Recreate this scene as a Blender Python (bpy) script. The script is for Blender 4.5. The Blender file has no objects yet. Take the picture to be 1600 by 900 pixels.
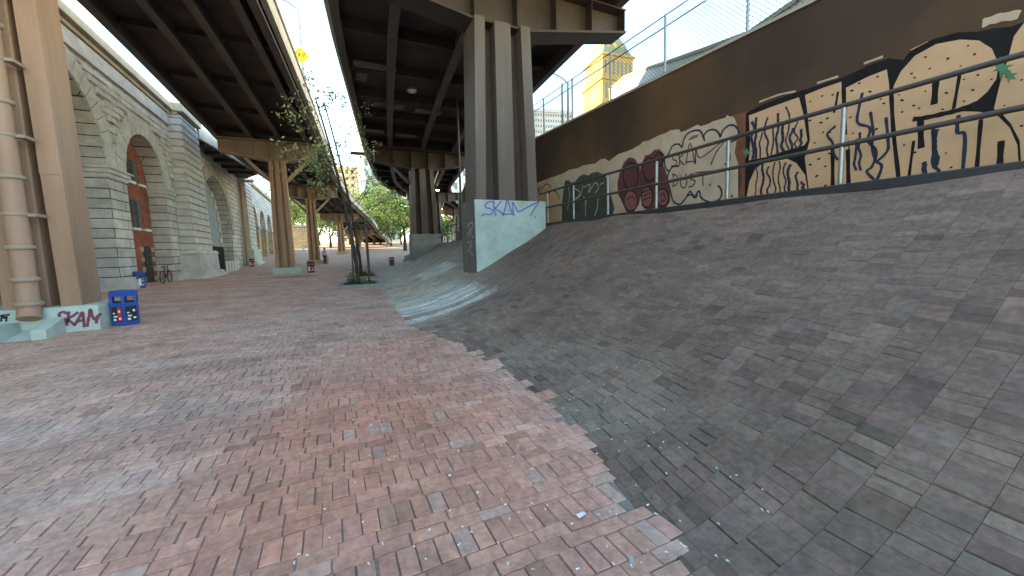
import bpy, math, random
import numpy as np
from mathutils import Vector, Matrix

random.seed(7); rng = np.random.default_rng(7)
S = bpy.context.scene
COL = S.collection

# ---------------------------------------------------------------- camera
YAW, PITCH, ROLL, EYE = math.radians(24.9), math.radians(5.7), math.radians(1.55), 1.6
Fv = Vector((math.sin(YAW)*math.cos(PITCH), math.cos(YAW)*math.cos(PITCH), -math.sin(PITCH)))
R0 = Vector((math.cos(YAW), -math.sin(YAW), 0)); U0 = R0.cross(Fv)
Rv = R0*math.cos(ROLL) - U0*math.sin(ROLL); Uv = U0*math.cos(ROLL) + R0*math.sin(ROLL)
cam = bpy.data.cameras.new('camera'); camo = bpy.data.objects.new('camera', cam); COL.objects.link(camo)
cam.sensor_width = 36; cam.lens = 13.5; cam.clip_start = 0.05; cam.clip_end = 4000
m = Matrix((Rv, Uv, -Fv)).transposed().to_4x4(); m.translation = (0, 0, EYE); camo.matrix_world = m
S.camera = camo

# ---------------------------------------------------------------- light
SUN_EL = math.radians(18); SUN_DIR = Vector((-0.97, 0.25, 0)).normalized()
sv = Vector((SUN_DIR.x*math.cos(SUN_EL), SUN_DIR.y*math.cos(SUN_EL), math.sin(SUN_EL)))
W = bpy.data.worlds.new('World'); S.world = W; W.use_nodes = True
wn = W.node_tree.nodes; sky = wn.new('ShaderNodeTexSky'); sky.sky_type = 'NISHITA'; sky.sun_disc = False
sky.sun_elevation = SUN_EL; sky.sun_rotation = math.atan2(SUN_DIR.x, SUN_DIR.y)
sky.air_density = 1.0; sky.dust_density = 0.1; sky.ozone_density = 1.9
tint = wn.new('ShaderNodeVectorMath'); tint.operation = 'MULTIPLY'; tint.inputs[1].default_value = (1.09, 1.0, .82)
W.node_tree.links.new(sky.outputs[0], tint.inputs[0]); W.node_tree.links.new(tint.outputs[0], wn['Background'].inputs[0]); wn['Background'].inputs[1].default_value = 0.09
sl = bpy.data.lights.new('sun', 'SUN'); sl.energy = 2.3; sl.angle = math.radians(0.5); sl.color = (1, 0.74, 0.40)
so = bpy.data.objects.new('sun', sl); COL.objects.link(so); so.rotation_euler = sv.to_track_quat('Z', 'Y').to_euler()
S.view_settings.view_transform = 'Standard'; S.view_settings.look = 'None'
S.view_settings.exposure = 3.8; S.view_settings.gamma = 1
S.cycles.max_bounces = 8; S.cycles.diffuse_bounces = 5

# ---------------------------------------------------------------- helpers
def ray(px, py):
    return Fv + Rv*((px-800)/600) - Uv*((py-450)/600)
def hit(px, py, n, d):                 # point of a sight line on a real plane n.p = d
    r = ray(px, py); n = Vector(n); o = Vector((0, 0, EYE))
    return o + r*((d - n.dot(o))/n.dot(r))
def lerp(a, b, t): return a + (b-a)*t
def I(y, tab): return float(np.interp(y, [a for a, _ in tab], [b for _, b in tab]))
def IA(y, tab): return np.interp(y, [a for a, _ in tab], [b for _, b in tab])

def tag(o, label=None, cat=None, group=None, kind=None):
    if label: o['label'] = label
    if cat: o['category'] = cat
    if group: o['group'] = group
    if kind: o['kind'] = kind
    return o
def empty(name, loc=(0, 0, 0), rz=0, label=None, cat=None, group=None):
    o = bpy.data.objects.new(name, None); COL.objects.link(o); o.location = loc; o.rotation_euler = (0, 0, rz)
    return tag(o, label, cat, group)
def copy_tree(o, parent=None):
    c = o.copy(); COL.objects.link(c)
    if parent: c.parent = parent
    for ch in o.children: copy_tree(ch, c)
    return c

class MB:
    world = True
    def __init__(s): s.v = []; s.f = []; s.sm = []
    def add(s, vs, fs, smooth=False):
        n = len(s.v); s.v += [tuple(v) for v in vs]
        s.f += [tuple(i+n for i in f) for f in fs]; s.sm += [smooth]*len(fs)
        return s
    def hexa(s, b):                    # 8 points: bottom ring then top ring
        return s.add(b, [(3, 2, 1, 0), (4, 5, 6, 7), (0, 1, 5, 4), (1, 2, 6, 5), (2, 3, 7, 6), (3, 0, 4, 7)])
    def box(s, x0, x1, y0, y1, z0, z1):
        return s.hexa([(x0, y0, z0), (x1, y0, z0), (x1, y1, z0), (x0, y1, z0), (x0, y0, z1), (x1, y0, z1), (x1, y1, z1), (x0, y1, z1)])
    def cbox(s, c, sx, sy, sz, rz=0):
        ca, sa = math.cos(rz), math.sin(rz); p = []
        for z in (0, sz):
            for dx, dy in ((-sx/2, -sy/2), (sx/2, -sy/2), (sx/2, sy/2), (-sx/2, sy/2)):
                p.append((c[0]+dx*ca-dy*sa, c[1]+dx*sa+dy*ca, c[2]+z))
        return s.hexa(p)
    def frust(s, cx, cy, z0, z1, b, t):  # b, t = (x0, x1, y0, y1) offsets at bottom and top
        return s.hexa([(cx+b[0], cy+b[2], z0), (cx+b[1], cy+b[2], z0), (cx+b[1], cy+b[3], z0), (cx+b[0], cy+b[3], z0),
                       (cx+t[0], cy+t[2], z1), (cx+t[1], cy+t[2], z1), (cx+t[1], cy+t[3], z1), (cx+t[0], cy+t[3], z1)])
    def beam(s, a, b, w, h, up=(0, 0, 1)):
        a = Vector(a); b = Vector(b); d = (b-a).normalized(); side = d.cross(Vector(up))
        if side.length < 1e-4: side = d.cross(Vector((1, 0, 0)))
        side.normalize(); u = side.cross(d)
        r = [(-w/2, -h/2), (w/2, -h/2), (w/2, h/2), (-w/2, h/2)]
        return s.hexa([a+side*x+u*z for x, z in r] + [b+side*x+u*z for x, z in r])
    def tube(s, path, r, n=8, caps=True, smooth=True):
        P = [Vector(p) for p in path]; rr = r if isinstance(r, (list, tuple)) else [r]*len(P)
        vs = []; prev = None
        for i, p in enumerate(P):
            d = (P[min(i+1, len(P)-1)]-P[max(i-1, 0)]).normalized()
            if prev is None:
                a = Vector((0, 0, 1)) if abs(d.z) < .9 else Vector((1, 0, 0)); sd = d.cross(a).normalized()
            else: sd = (prev - d*prev.dot(d)).normalized()
            prev = sd; u = d.cross(sd)
            for k in range(n):
                t = 2*math.pi*k/n; vs.append(p+(sd*math.cos(t)+u*math.sin(t))*rr[i])
        fs = [(i*n+k, i*n+(k+1) % n, (i+1)*n+(k+1) % n, (i+1)*n+k) for i in range(len(P)-1) for k in range(n)]
        s.add(vs, fs, smooth)
        if caps:
            s.add(vs[:n], [tuple(range(n))[::-1]]); s.add(vs[-n:], [tuple(range(n))])
        return s
    def lathe(s, c, prof, n=20, smooth=True):
        vs = [(c[0]+r*math.cos(2*math.pi*k/n), c[1]+r*math.sin(2*math.pi*k/n), c[2]+z) for r, z in prof for k in range(n)]
        fs = [(i*n+k, i*n+(k+1) % n, (i+1)*n+(k+1) % n, (i+1)*n+k) for i in range(len(prof)-1) for k in range(n)]
        s.add(vs, fs, smooth); s.add(vs[:n], [tuple(range(n))[::-1]]); s.add(vs[-n:], [tuple(range(n))]); return s
    def sweep(s, rings, caps=True):    # list of equal closed cross sections
        n = len(rings[0]); vs = [p for r in rings for p in r]
        fs = [(i*n+k, i*n+(k+1) % n, (i+1)*n+(k+1) % n, (i+1)*n+k) for i in range(len(rings)-1) for k in range(n)]
        if caps: fs += [tuple(range(n))[::-1], tuple(range((len(rings)-1)*n, len(rings)*n))]
        return s.add(vs, fs)
    def build(s, name, mat, parent=None):
        me = bpy.data.meshes.new(name); me.from_pydata(s.v, [], s.f); me.materials.append(mat)
        me.polygons.foreach_set('use_smooth', s.sm); me.update()
        o = bpy.data.objects.new(name, me); COL.objects.link(o)
        if parent:
            o.parent = parent
            if s.world:
                r = parent
                while r.parent: r = r.parent
                me.transform(Matrix.LocRotScale(r.location, r.rotation_euler, None).inverted())
        return o
    def parts(s, name, mat, parent=None):   # every separate piece becomes a part of its own
        par = list(range(len(s.v)))
        def fd(i):
            while par[i] != i: par[i] = par[par[i]]; i = par[i]
            return i
        for f in s.f:
            for i in f[1:]: par[fd(i)] = fd(f[0])
        gs = {}
        for f, sm in zip(s.f, s.sm): gs.setdefault(fd(f[0]), []).append((f, sm))
        for fs in gs.values():
            b = type(s)(); ids = sorted({i for f, _ in fs for i in f}); mp = {i: k for k, i in enumerate(ids)}
            b.v = [s.v[i] for i in ids]; b.f = [tuple(mp[i] for i in f) for f, _ in fs]; b.sm = [sm for _, sm in fs]; b.build(name, mat, parent)
class LB(MB):                           # a builder whose points are already local to the thing
    world = False

def fast_mesh(name, V, Fq, cols, mat, parent=None):
    me = bpy.data.meshes.new(name); nv, nf = len(V), len(Fq); k = Fq.shape[1]
    me.vertices.add(nv); me.vertices.foreach_set('co', V.astype(np.float32).ravel())
    me.loops.add(nf*k); me.loops.foreach_set('vertex_index', Fq.astype(np.int32).ravel())
    me.polygons.add(nf); me.polygons.foreach_set('loop_start', np.arange(nf, dtype=np.int32)*k)
    me.polygons.foreach_set('use_smooth', np.zeros(nf, dtype=bool))
    me.update(calc_edges=True); me.validate()
    if cols is not None:
        a = me.color_attributes.new('Col', 'FLOAT_COLOR', 'POINT')
        a.data.foreach_set('color', np.hstack([cols, np.ones((nv, 1))]).astype(np.float32).ravel())
    me.materials.append(mat); o = bpy.data.objects.new(name, me); COL.objects.link(o)
    if parent: o.parent = parent
    return o

# ---------------------------------------------------------------- materials
def mat(name, c, rough=.8, metal=0, var=.25, scale=3, bump=.15, c2=None, bscale=None, spec=.3, streak=False):
    M = bpy.data.materials.new(name); M.use_nodes = True; t = M.node_tree; N = t.nodes; L = t.links
    b = N['Principled BSDF']; b.inputs['Roughness'].default_value = rough; b.inputs['Metallic'].default_value = metal
    b.inputs['Specular IOR Level'].default_value = spec
    tc = N.new('ShaderNodeTexCoord'); mp = N.new('ShaderNodeMapping'); L.new(tc.outputs['Object'], mp.inputs[0])
    if streak: mp.inputs['Scale'].default_value = (1, 1, .12)
    n = N.new('ShaderNodeTexNoise'); n.inputs['Scale'].default_value = scale; n.inputs['Detail'].default_value = 7
    n.inputs['Roughness'].default_value = .65; L.new(mp.outputs[0], n.inputs[0])
    r = N.new('ShaderNodeValToRGB'); r.color_ramp.elements[0].position = .3; r.color_ramp.elements[1].position = .7
    d = c2 if c2 else tuple(x*(1-var) for x in c); e = c if c2 else tuple(min(1, x*(1+var*.6)) for x in c)
    r.color_ramp.elements[0].color = (*d, 1); r.color_ramp.elements[1].color = (*e, 1)
    L.new(n.outputs[0], r.inputs[0]); L.new(r.outputs[0], b.inputs['Base Color'])
    if bump:
        n2 = N.new('ShaderNodeTexNoise'); n2.inputs['Scale'].default_value = bscale or scale*8; n2.inputs['Detail'].default_value = 5
        L.new(tc.outputs['Object'], n2.inputs[0])
        bp = N.new('ShaderNodeBump'); bp.inputs['Strength'].default_value = bump; bp.inputs['Distance'].default_value = .02
        L.new(n2.outputs[0], bp.inputs['Height']); L.new(bp.outputs[0], b.inputs['Normal'])
    return M
def brickmat(name, c1, c2, mort, bw, rh, ms, rough=.9, bump=.6, dist=.03, axis='wall', noise=.35):
    M = bpy.data.materials.new(name); M.use_nodes = True; t = M.node_tree; N = t.nodes; L = t.links; b = N['Principled BSDF']
    b.inputs['Roughness'].default_value = rough; b.inputs['Specular IOR Level'].default_value = .2
    g = N.new('ShaderNodeNewGeometry'); sp = N.new('ShaderNodeSeparateXYZ'); L.new(g.outputs['Position'], sp.inputs[0])
    cb = N.new('ShaderNodeCombineXYZ')
    if axis == 'wall':
        ad = N.new('ShaderNodeMath'); ad.operation = 'ADD'; L.new(sp.outputs[0], ad.inputs[0]); L.new(sp.outputs[1], ad.inputs[1])
        L.new(ad.outputs[0], cb.inputs[0]); L.new(sp.outputs[2], cb.inputs[1])
    else:
        L.new(sp.outputs[0], cb.inputs[0]); L.new(sp.outputs[1], cb.inputs[1])
    k = N.new('ShaderNodeTexBrick'); k.inputs['Scale'].default_value = 1; k.inputs['Brick Width'].default_value = bw
    k.inputs['Row Height'].default_value = rh; k.inputs['Mortar Size'].default_value = ms; k.inputs['Mortar Smooth'].default_value = .2
    k.inputs['Color1'].default_value = (*c1, 1); k.inputs['Color2'].default_value = (*c2, 1); k.inputs['Mortar'].default_value = (*mort, 1)
    L.new(cb.outputs[0], k.inputs['Vector'])
    n = N.new('ShaderNodeTexNoise'); n.inputs['Scale'].default_value = 1.3; n.inputs['Detail'].default_value = 8; n.inputs['Roughness'].default_value = .7
    L.new(g.outputs['Position'], n.inputs[0])
    mr = N.new('ShaderNodeMapRange'); mr.inputs[1].default_value = .3; mr.inputs[2].default_value = .7
    mr.inputs[3].default_value = 1-noise; mr.inputs[4].default_value = 1+noise*.6; L.new(n.outputs[0], mr.inputs[0])
    mx = N.new('ShaderNodeVectorMath'); mx.operation = 'SCALE'; L.new(k.outputs[0], mx.inputs[0]); L.new(mr.outputs[0], mx.inputs['Scale'])
    L.new(mx.outputs[0], b.inputs['Base Color'])
    n2 = N.new('ShaderNodeTexNoise'); n2.inputs['Scale'].default_value = 14; n2.inputs['Detail'].default_value = 5; L.new(g.outputs['Position'], n2.inputs[0])
    ma = N.new('ShaderNodeMath'); ma.operation = 'MULTIPLY_ADD'; ma.inputs[1].default_value = -1.6; L.new(k.outputs['Fac'], ma.inputs[0]); L.new(n2.outputs[0], ma.inputs[2])
    bp = N.new('ShaderNodeBump'); bp.inputs['Strength'].default_value = bump; bp.inputs['Distance'].default_value = dist
    L.new(ma.outputs[0], bp.inputs['Height']); L.new(bp.outputs[0], b.inputs['Normal'])
    return M
def attrmat(name, rough=.85, nscale=18, amt=.3, spec=.25, trans=0):
    M = bpy.data.materials.new(name); M.use_nodes = True; t = M.node_tree; N = t.nodes; L = t.links; b = N['Principled BSDF']
    b.inputs['Roughness'].default_value = rough; b.inputs['Specular IOR Level'].default_value = spec
    a = N.new('ShaderNodeAttribute'); a.attribute_name = 'Col'; g = N.new('ShaderNodeNewGeometry')
    n = N.new('ShaderNodeTexNoise'); n.inputs['Scale'].default_value = nscale; n.inputs['Detail'].default_value = 6; n.inputs['Roughness'].default_value = .7
    L.new(g.outputs['Position'], n.inputs[0])
    mr = N.new('ShaderNodeMapRange'); mr.inputs[1].default_value = .3; mr.inputs[2].default_value = .7; mr.inputs[3].default_value = 1-amt; mr.inputs[4].default_value = 1+amt
    L.new(n.outputs[0], mr.inputs[0])
    mx = N.new('ShaderNodeVectorMath'); mx.operation = 'SCALE'; L.new(a.outputs['Color'], mx.inputs[0]); L.new(mr.outputs[0], mx.inputs['Scale'])
    n3 = N.new('ShaderNodeTexNoise'); n3.inputs['Scale'].default_value = 1.1; n3.inputs['Detail'].default_value = 9; n3.inputs['Roughness'].default_value = .72
    L.new(g.outputs['Position'], n3.inputs[0]); m3 = N.new('ShaderNodeMapRange'); m3.inputs[1].default_value = .34; m3.inputs[2].default_value = .6; m3.inputs[3].default_value = .74; m3.inputs[4].default_value = 1.06
    L.new(n3.outputs[0], m3.inputs[0]); mx0 = mx; mx = N.new('ShaderNodeVectorMath'); mx.operation = 'SCALE'; L.new(mx0.outputs[0], mx.inputs[0]); L.new(m3.outputs[0], mx.inputs['Scale'])
    L.new(mx.outputs[0], b.inputs['Base Color'])
    n2 = N.new('ShaderNodeTexNoise'); n2.inputs['Scale'].default_value = 55; n2.inputs['Detail'].default_value = 4; L.new(g.outputs['Position'], n2.inputs[0])
    bp = N.new('ShaderNodeBump'); bp.inputs['Strength'].default_value = .35; bp.inputs['Distance'].default_value = .004
    L.new(n2.outputs[0], bp.inputs['Height']); L.new(bp.outputs[0], b.inputs['Normal'])
    if trans:
        tr = N.new('ShaderNodeBsdfTranslucent'); L.new(mx.outputs[0], tr.inputs[0]); ms = N.new('ShaderNodeMixShader'); ms.inputs[0].default_value = trans
        L.new(b.outputs[0], ms.inputs[1]); L.new(tr.outputs[0], ms.inputs[2]); L.new(ms.outputs[0], N['Material Output'].inputs[0])
    return M
def emit(name, c, s):
    M = bpy.data.materials.new(name); M.use_nodes = True; b = M.node_tree.nodes['Principled BSDF']
    b.inputs['Base Color'].default_value = (*c, 1); b.inputs['Emission Color'].default_value = (*c, 1); b.inputs['Emission Strength'].default_value = s; return M

MT = dict(
    steel=mat('brown_steel_paint', (.15, .115, .097), .6, c2=(.085, .066, .055), scale=1.2, bump=.1, streak=True),
    steel_dark=mat('dark_brown_steel_paint', (.075, .055, .045), .65, c2=(.042, .031, .026), scale=1.0, bump=.1),
    tan=mat('tan_steel_paint', (.40, .25, .17), .55, c2=(.25, .15, .10), scale=1.6, bump=.06, streak=True),
    tan_grey=mat('grey_tan_steel_paint', (.36, .28, .22), .55, c2=(.27, .20, .155), scale=.9, bump=.06, streak=True),
    soffit=mat('deck_soffit', (.135, .10, .085), .85, c2=(.07, .053, .046), scale=.7, bump=.1),
    pale=mat('pale_soffit_panel', (.15, .135, .125), .8, scale=2),
    conc=mat('pale_painted_concrete', (.50, .57, .52), .8, c2=(.36, .42, .38), scale=2.2, bump=.2),
    conc_blue=mat('blue_grey_painted_concrete', (.42, .52, .50), .75, c2=(.27, .34, .33), scale=1.9, bump=.2),
    conc_dark=mat('dark_concrete', (.16, .15, .14), .9, c2=(.09, .085, .08), scale=3, bump=.4),
    conc_grey=mat('grey_concrete', (.28, .28, .26), .9, c2=(.2, .2, .19), scale=2, bump=.3),
    parapet=mat('pale_parapet_concrete', (.55, .55, .50), .85, c2=(.40, .40, .37), scale=1.5, bump=.2),
    stone=brickmat('grey_ashlar', (.56, .55, .525), (.47, .465, .445), (.08, .08, .075), 2.6, .43, .022, dist=.05, bump=.8),
    stone_plain=mat('grey_granite', (.60, .595, .57), .9, c2=(.37, .37, .355), scale=1.4, bump=.35, bscale=22),
    stone_warm_lit=brickmat('warm_lit_ashlar', (.50, .38, .22), (.43, .33, .2), (.16, .12, .08), 1.1, .42, .02),
    cornice=mat('buff_cornice_stone', (.40, .35, .26), .9, c2=(.28, .25, .19), scale=1.5, bump=.25),
    redbrick=brickmat('red_infill_brick', (.34, .11, .075), (.27, .085, .06), (.22, .11, .085), .22, .075, .008, dist=.01, bump=.3),
    stucco=mat('blue_grey_render', (.30, .33, .36), .9, scale=2, bump=.1, var=.12),
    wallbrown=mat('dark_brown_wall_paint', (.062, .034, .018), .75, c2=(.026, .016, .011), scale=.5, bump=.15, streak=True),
    peach=mat('peach_paint', (.47, .29, .16), .8, var=.10, scale=2.5, bump=.08),
    buff=mat('buff_grey_paint', (.44, .345, .25), .85, c2=(.35, .255, .165), scale=2.5, bump=.1),
    rust=mat('rust_brown_paint', (.16, .06, .03), .8, scale=3, var=.3),
    black=mat('black_spray_paint', (.016, .014, .014), .8, var=.4, bump=0, spec=.08),
    navy=mat('navy_spray_paint', (.018, .022, .042), .7, var=.3, bump=0),
    maroon=mat('maroon_spray_paint', (.11, .035, .032), .75, c2=(.075, .024, .024), scale=4, bump=0),
    rose=mat('dull_rose_spray_paint', (.20, .075, .068), .75, scale=5, bump=0),
    olive=mat('olive_black_spray_paint', (.06, .062, .042), .75, c2=(.035, .036, .026), scale=4, bump=0),
    green=mat('green_spray_paint', (.06, .16, .08), .75, scale=5, bump=0),
    purple=mat('violet_spray_paint', (.15, .14, .42), .7, scale=6, var=.2, bump=0),
    wine=mat('wine_spray_paint', (.19, .06, .09), .7, scale=6, var=.2, bump=0),
    chalk=mat('chalk_grey_paint', (.38, .36, .36), .8, scale=6, bump=0),
    rail=mat('dark_rail_paint', (.05, .043, .04), .5, scale=6, bump=0, spec=.5),
    galv=mat('galvanised_steel', (.30, .32, .32), .45, .6, scale=5, bump=0),
    wire=mat('dull_fence_wire', (.16, .19, .2), .5, .4, bump=0),
    blue=mat('blue_plastic', (.02, .07, .34), .45, scale=6, var=.15, bump=0, spec=.5),
    blackp=mat('black_plastic', (.02, .02, .022), .5, scale=6, bump=0, spec=.5),
    red=mat('red_print', (.55, .04, .05), .5, scale=8, var=.1, bump=0),
    white=mat('white_paint', (.75, .76, .74), .6, scale=6, var=.08, bump=0),
    darkvoid=mat('dark_opening', (.012, .012, .013), .9, bump=0),
    glass=mat('dark_window_glass', (.03, .035, .04), .12, scale=1, bump=0, spec=.6),
    shutter=mat('grey_shutter_paint', (.10, .115, .13), .7, scale=6, bump=0),
    doorwood=mat('dark_door_paint', (.03, .028, .027), .5, scale=4, bump=0),
    bark=mat('dark_bark', (.06, .047, .038), .95, scale=9, bump=.6),
    stake=mat('weathered_stake_wood', (.09, .07, .055), .9, scale=9, bump=.3),
    yellow=mat('yellow_sign_face', (.75, .48, .02), .5, scale=6, var=.1, bump=0),
    lime=mat('warm_limestone', (.36, .26, .085), .85, scale=.05, var=.1, bump=0),
    roofg=mat('grey_green_slate_roof', (.17, .19, .13), .8, scale=.2, var=.2, bump=0),
    officewhite=mat('pale_office_cladding', (.55, .57, .57), .7, scale=.1, var=.08, bump=0),
    officegrey=mat('grey_office_roof', (.30, .32, .34), .7, scale=.2, bump=0),
    greenbld=mat('grey_green_facade', (.42, .47, .43), .8, scale=.1, var=.1, bump=0),
    tanbld=mat('tan_facade', (.55, .42, .24), .8, scale=.1, var=.1, bump=0),
    winfar=mat('far_window_glass', (.12, .15, .17), .3, scale=.4, bump=0),
    skin=mat('skin', (.45, .28, .2), .6, bump=0, var=.1), hair=mat('dark_hair', (.03, .022, .018), .7, bump=0),
    cloth_w=mat('pale_shirt', (.6, .6, .6), .9, bump=0, var=.1), cloth_d=mat('dark_trousers', (.05, .055, .07), .9, bump=0, var=.2),
    cloth_r=mat('dark_red_top', (.2, .04, .04), .9, bump=0, var=.2),
    soil=mat('planting_soil', (.06, .045, .03), 1, scale=10, bump=.5),
    brick=attrmat('paving_brick', .82), leaf=attrmat('leaf', .6, 3, .2, .3, .35),
    rubber=mat('tyre_rubber', (.02, .02, .02), .8, bump=0),
    lampglow=emit('sodium_lamp_glow', (1, .62, .16), 6),
)

# orange glow on the brown wall, put into its paint as ochre blotches
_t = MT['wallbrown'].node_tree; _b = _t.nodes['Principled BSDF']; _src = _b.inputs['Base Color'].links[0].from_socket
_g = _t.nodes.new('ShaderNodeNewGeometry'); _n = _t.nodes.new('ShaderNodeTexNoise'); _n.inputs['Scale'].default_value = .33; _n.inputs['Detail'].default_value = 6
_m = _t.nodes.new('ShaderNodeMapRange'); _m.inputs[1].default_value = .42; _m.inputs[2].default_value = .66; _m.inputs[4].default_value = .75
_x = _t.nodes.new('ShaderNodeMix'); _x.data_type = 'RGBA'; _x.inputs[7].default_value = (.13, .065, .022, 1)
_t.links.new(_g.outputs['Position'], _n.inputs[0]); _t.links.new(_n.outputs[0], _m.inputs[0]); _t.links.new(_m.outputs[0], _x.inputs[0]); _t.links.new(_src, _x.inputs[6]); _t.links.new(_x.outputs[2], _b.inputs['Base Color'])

# ---------------------------------------------------------------- lie of the land
def GA(y):
    y = np.asarray(y, float); t = np.clip(y-40, 0, 12)
    g = .0105*np.minimum(y, 40) + .0105*t + .00173*t*t + .052*np.clip(y-52, 0, 110)
    return g
def G(y): return float(GA(y))
TOE = [(-12, 1.4), (1, 1.42), (2, 1.66), (3, 1.9), (4.5, 1.95), (6, 1.8), (8, 1.35), (12, 1.45), (19.6, 1.9), (26, 2.7), (31, 3.8), (36, 5.0), (45, 7.2), (60, 10)]
CREST = [(-12, 5.9), (3, 6.3), (8, 6.5), (12, 6.75), (22, 7.2), (33, 8.5), (45, 10), (60, 13)]
CRH = [(-12, 2.27), (0, 2.28), (12, 2.31), (33, 1.9), (60, 1.4)]
def emb(y, t):                           # height of the embankment, arrays
    return GA(y) + IA(y, CRH)*np.power(np.clip(t, 0, 1), 1.5)
def und(x, y): return .012*np.sin(1.3*x+.7*y+np.sin(.9*y))+.010*np.sin(2.1*y-1.1*x+2*np.sin(.5*x))+.007*np.sin(3.7*x+2.9*y)
def emb_at(x, y):
    a, b = I(y, TOE), I(y, CREST); return float(emb(np.array(y), np.array((x-a)/(b-a))))
def WX(y): return 6.78+.045*y            # face of the retaining wall

# ground sheet
ys = np.concatenate([np.arange(-40, 60, 1.0), np.arange(60, 162, 6), [200, 300, 500, 900, 1600]])
xs = np.array([-1500, -500, -200, -80, -30, -15, -8, -4, -1, 2.2, 5, 9, 14, 25, 60, 150, 400, 1500.])
V = np.array([(x, y, G(y)-(.05 if 0 < y < 31 and -16 < x < 3 else .015)) for y in ys for x in xs]); nx = len(xs)
Fq = np.array([(j*nx+i, j*nx+i+1, (j+1)*nx+i+1, (j+1)*nx+i) for j in range(len(ys)-1) for i in range(nx-1)])
far_brick = brickmat('far_paving_brick', (.52, .35, .28), (.48, .37, .30), (.33, .25, .2), .2, .1, .008, axis='floor', bump=.15, dist=.004, noise=.3)
tag(fast_mesh('ground', V, Fq, None, far_brick), kind='structure')

def lown(x, y, s, seed=0):               # smooth pseudo noise 0..1
    r = np.random.default_rng(seed); a = np.zeros_like(np.asarray(x, float))
    for k in range(7):
        th = r.uniform(0, 6.28); f = r.uniform(.5, 2.2)/s; ph = r.uniform(0, 6.28)
        a += np.sin((x*math.cos(th)+y*math.sin(th))*f*3.0+ph+1.5*np.sin((x*math.sin(th)-y*math.cos(th))*f*2+ph))
    return .5+.5*np.tanh(a/2.2)
def bricks(name, C, cols, kind, thick=.03, inset=.955):
    # C: (n,4,3) top corners
    n = len(C); B = C.copy(); B[:, :, 2] -= thick
    cen = C.mean(axis=1, keepdims=True); T = cen+(C-cen)*np.array([inset, inset, 1]); T[:, :, 2] = C[:, :, 2]
    Md = C.copy(); Md[:, :, 2] -= .005
    V = np.concatenate([T, Md, B], axis=1).reshape(-1, 3); o = (np.arange(n)*12)[:, None]
    q = [[0, 1, 2, 3]]+[[4+k, 4+(k+1) % 4, (k+1) % 4, k] for k in range(4)]+[[8+k, 8+(k+1) % 4, 4+(k+1) % 4, 4+k] for k in range(4)]
    Fq = np.concatenate([o+np.array(a)[None, :] for a in q], axis=0)
    return tag(fast_mesh(name, V, Fq, np.repeat(cols, 12, axis=0), MT['brick']), kind=kind)

# pavement bricks: a soldier row, then two stretcher rows
R = []; ROWEND = []; y = .2; row = 0; gp = .003
while y < 31:
    h = .2 if row % 3 == 0 else .1; w = .1 if row % 3 == 0 else .2
    x0 = -15.5 if y > 7 else -7.0; off = rng.uniform(0, w); x1 = I(y+h/2, TOE)+min(.22, abs(rng.normal(0, .09)))
    ROWEND.append((y, y+h, x1-w*.4))
    X = np.arange(x0+off, x1-w*.6, w)
    R.append(np.stack([X+gp, np.full_like(X, y+gp), X+w-gp, np.full_like(X, y+h-gp)], 1)); y += h; row += 1
R = np.concatenate(R); n = len(R); jx = rng.normal(0, .0016, (n, 4)); R = R+jx*1.5
cx, cy = (R[:, 0]+R[:, 2])/2, (R[:, 1]+R[:, 3])/2
C = np.stack([R[:, [0, 1]], R[:, [2, 1]], R[:, [2, 3]], R[:, [0, 3]]], 1)
hz = rng.normal(0, .0013, n)[:, None]+.02*np.concatenate([rng.normal(0, .07, (n, 1))]*4, 1)*np.array([1, -1, -1, 1])*.6
tt_ = np.clip((C[:, :, 0]-IA(C[:, :, 1], TOE))/(IA(C[:, :, 1], CREST)-IA(C[:, :, 1], TOE)), 0, 1)
Zc = emb(C[:, :, 1], tt_)+.002+hz+und(C[:, :, 0], C[:, :, 1])
C3 = np.concatenate([C, Zc[:, :, None]], 2)
red = np.array([.54, .25, .17]); grey = np.array([.55, .375, .30]); dust = np.array([.60, .46, .40]); dark = np.array([.36, .235, .18])
mixr = np.clip(.25+.75*np.exp(-((cx-.2)**2/2.4+(cy-3.5)**2/14)) + .25*(lown(cx, cy, 2.5, 1)-.5), 0, 1)[:, None]
cols = grey*(1-mixr)+red*mixr
d = (np.clip(lown(cx*.6, cy*1.7, 1.6, 2)-.66, 0, 1)*2.3*(1-mixr[:, 0]))[:, None]; cols = cols*(1-d*.75)+dust*d*.75
d = (np.clip(lown(cx*.5, cy*1.6, 1.2, 3)-.74, 0, 1)*2.4*(1-mixr[:, 0]*.7))[:, None]; cols = cols*(1-d)+dark*d
cols = cols*rng.normal(1, .07, (n, 1))*(1+rng.normal(0, .018, (n, 3)))
k = rng.random(n) < .07; cols[k] = cols[k]*.6+np.array([.50, .40, .33])*.4
k = rng.random(n) < .04; cols[k] *= .78
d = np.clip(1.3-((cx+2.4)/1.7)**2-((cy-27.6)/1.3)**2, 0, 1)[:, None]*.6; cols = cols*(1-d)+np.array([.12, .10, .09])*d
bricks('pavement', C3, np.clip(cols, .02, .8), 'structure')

bx, by = np.meshgrid(np.arange(-15.6, 2.6, .4), np.arange(0, 31.2, .4)); bz = GA(by)+und(bx, by)-.011
nj, ni = bx.shape; V = np.stack([bx.ravel(), by.ravel(), bz.ravel()], 1)
Fq = np.array([(j*ni+i, j*ni+i+1, (j+1)*ni+i+1, (j+1)*ni+i) for j in range(nj-1) for i in range(ni-1)])
joint_sand = mat('joint_sand', (.30, .24, .20), .95, scale=5, bump=.5, var=.4)
tag(fast_mesh('ground', V, Fq, None, joint_sand), kind='structure')

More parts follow.
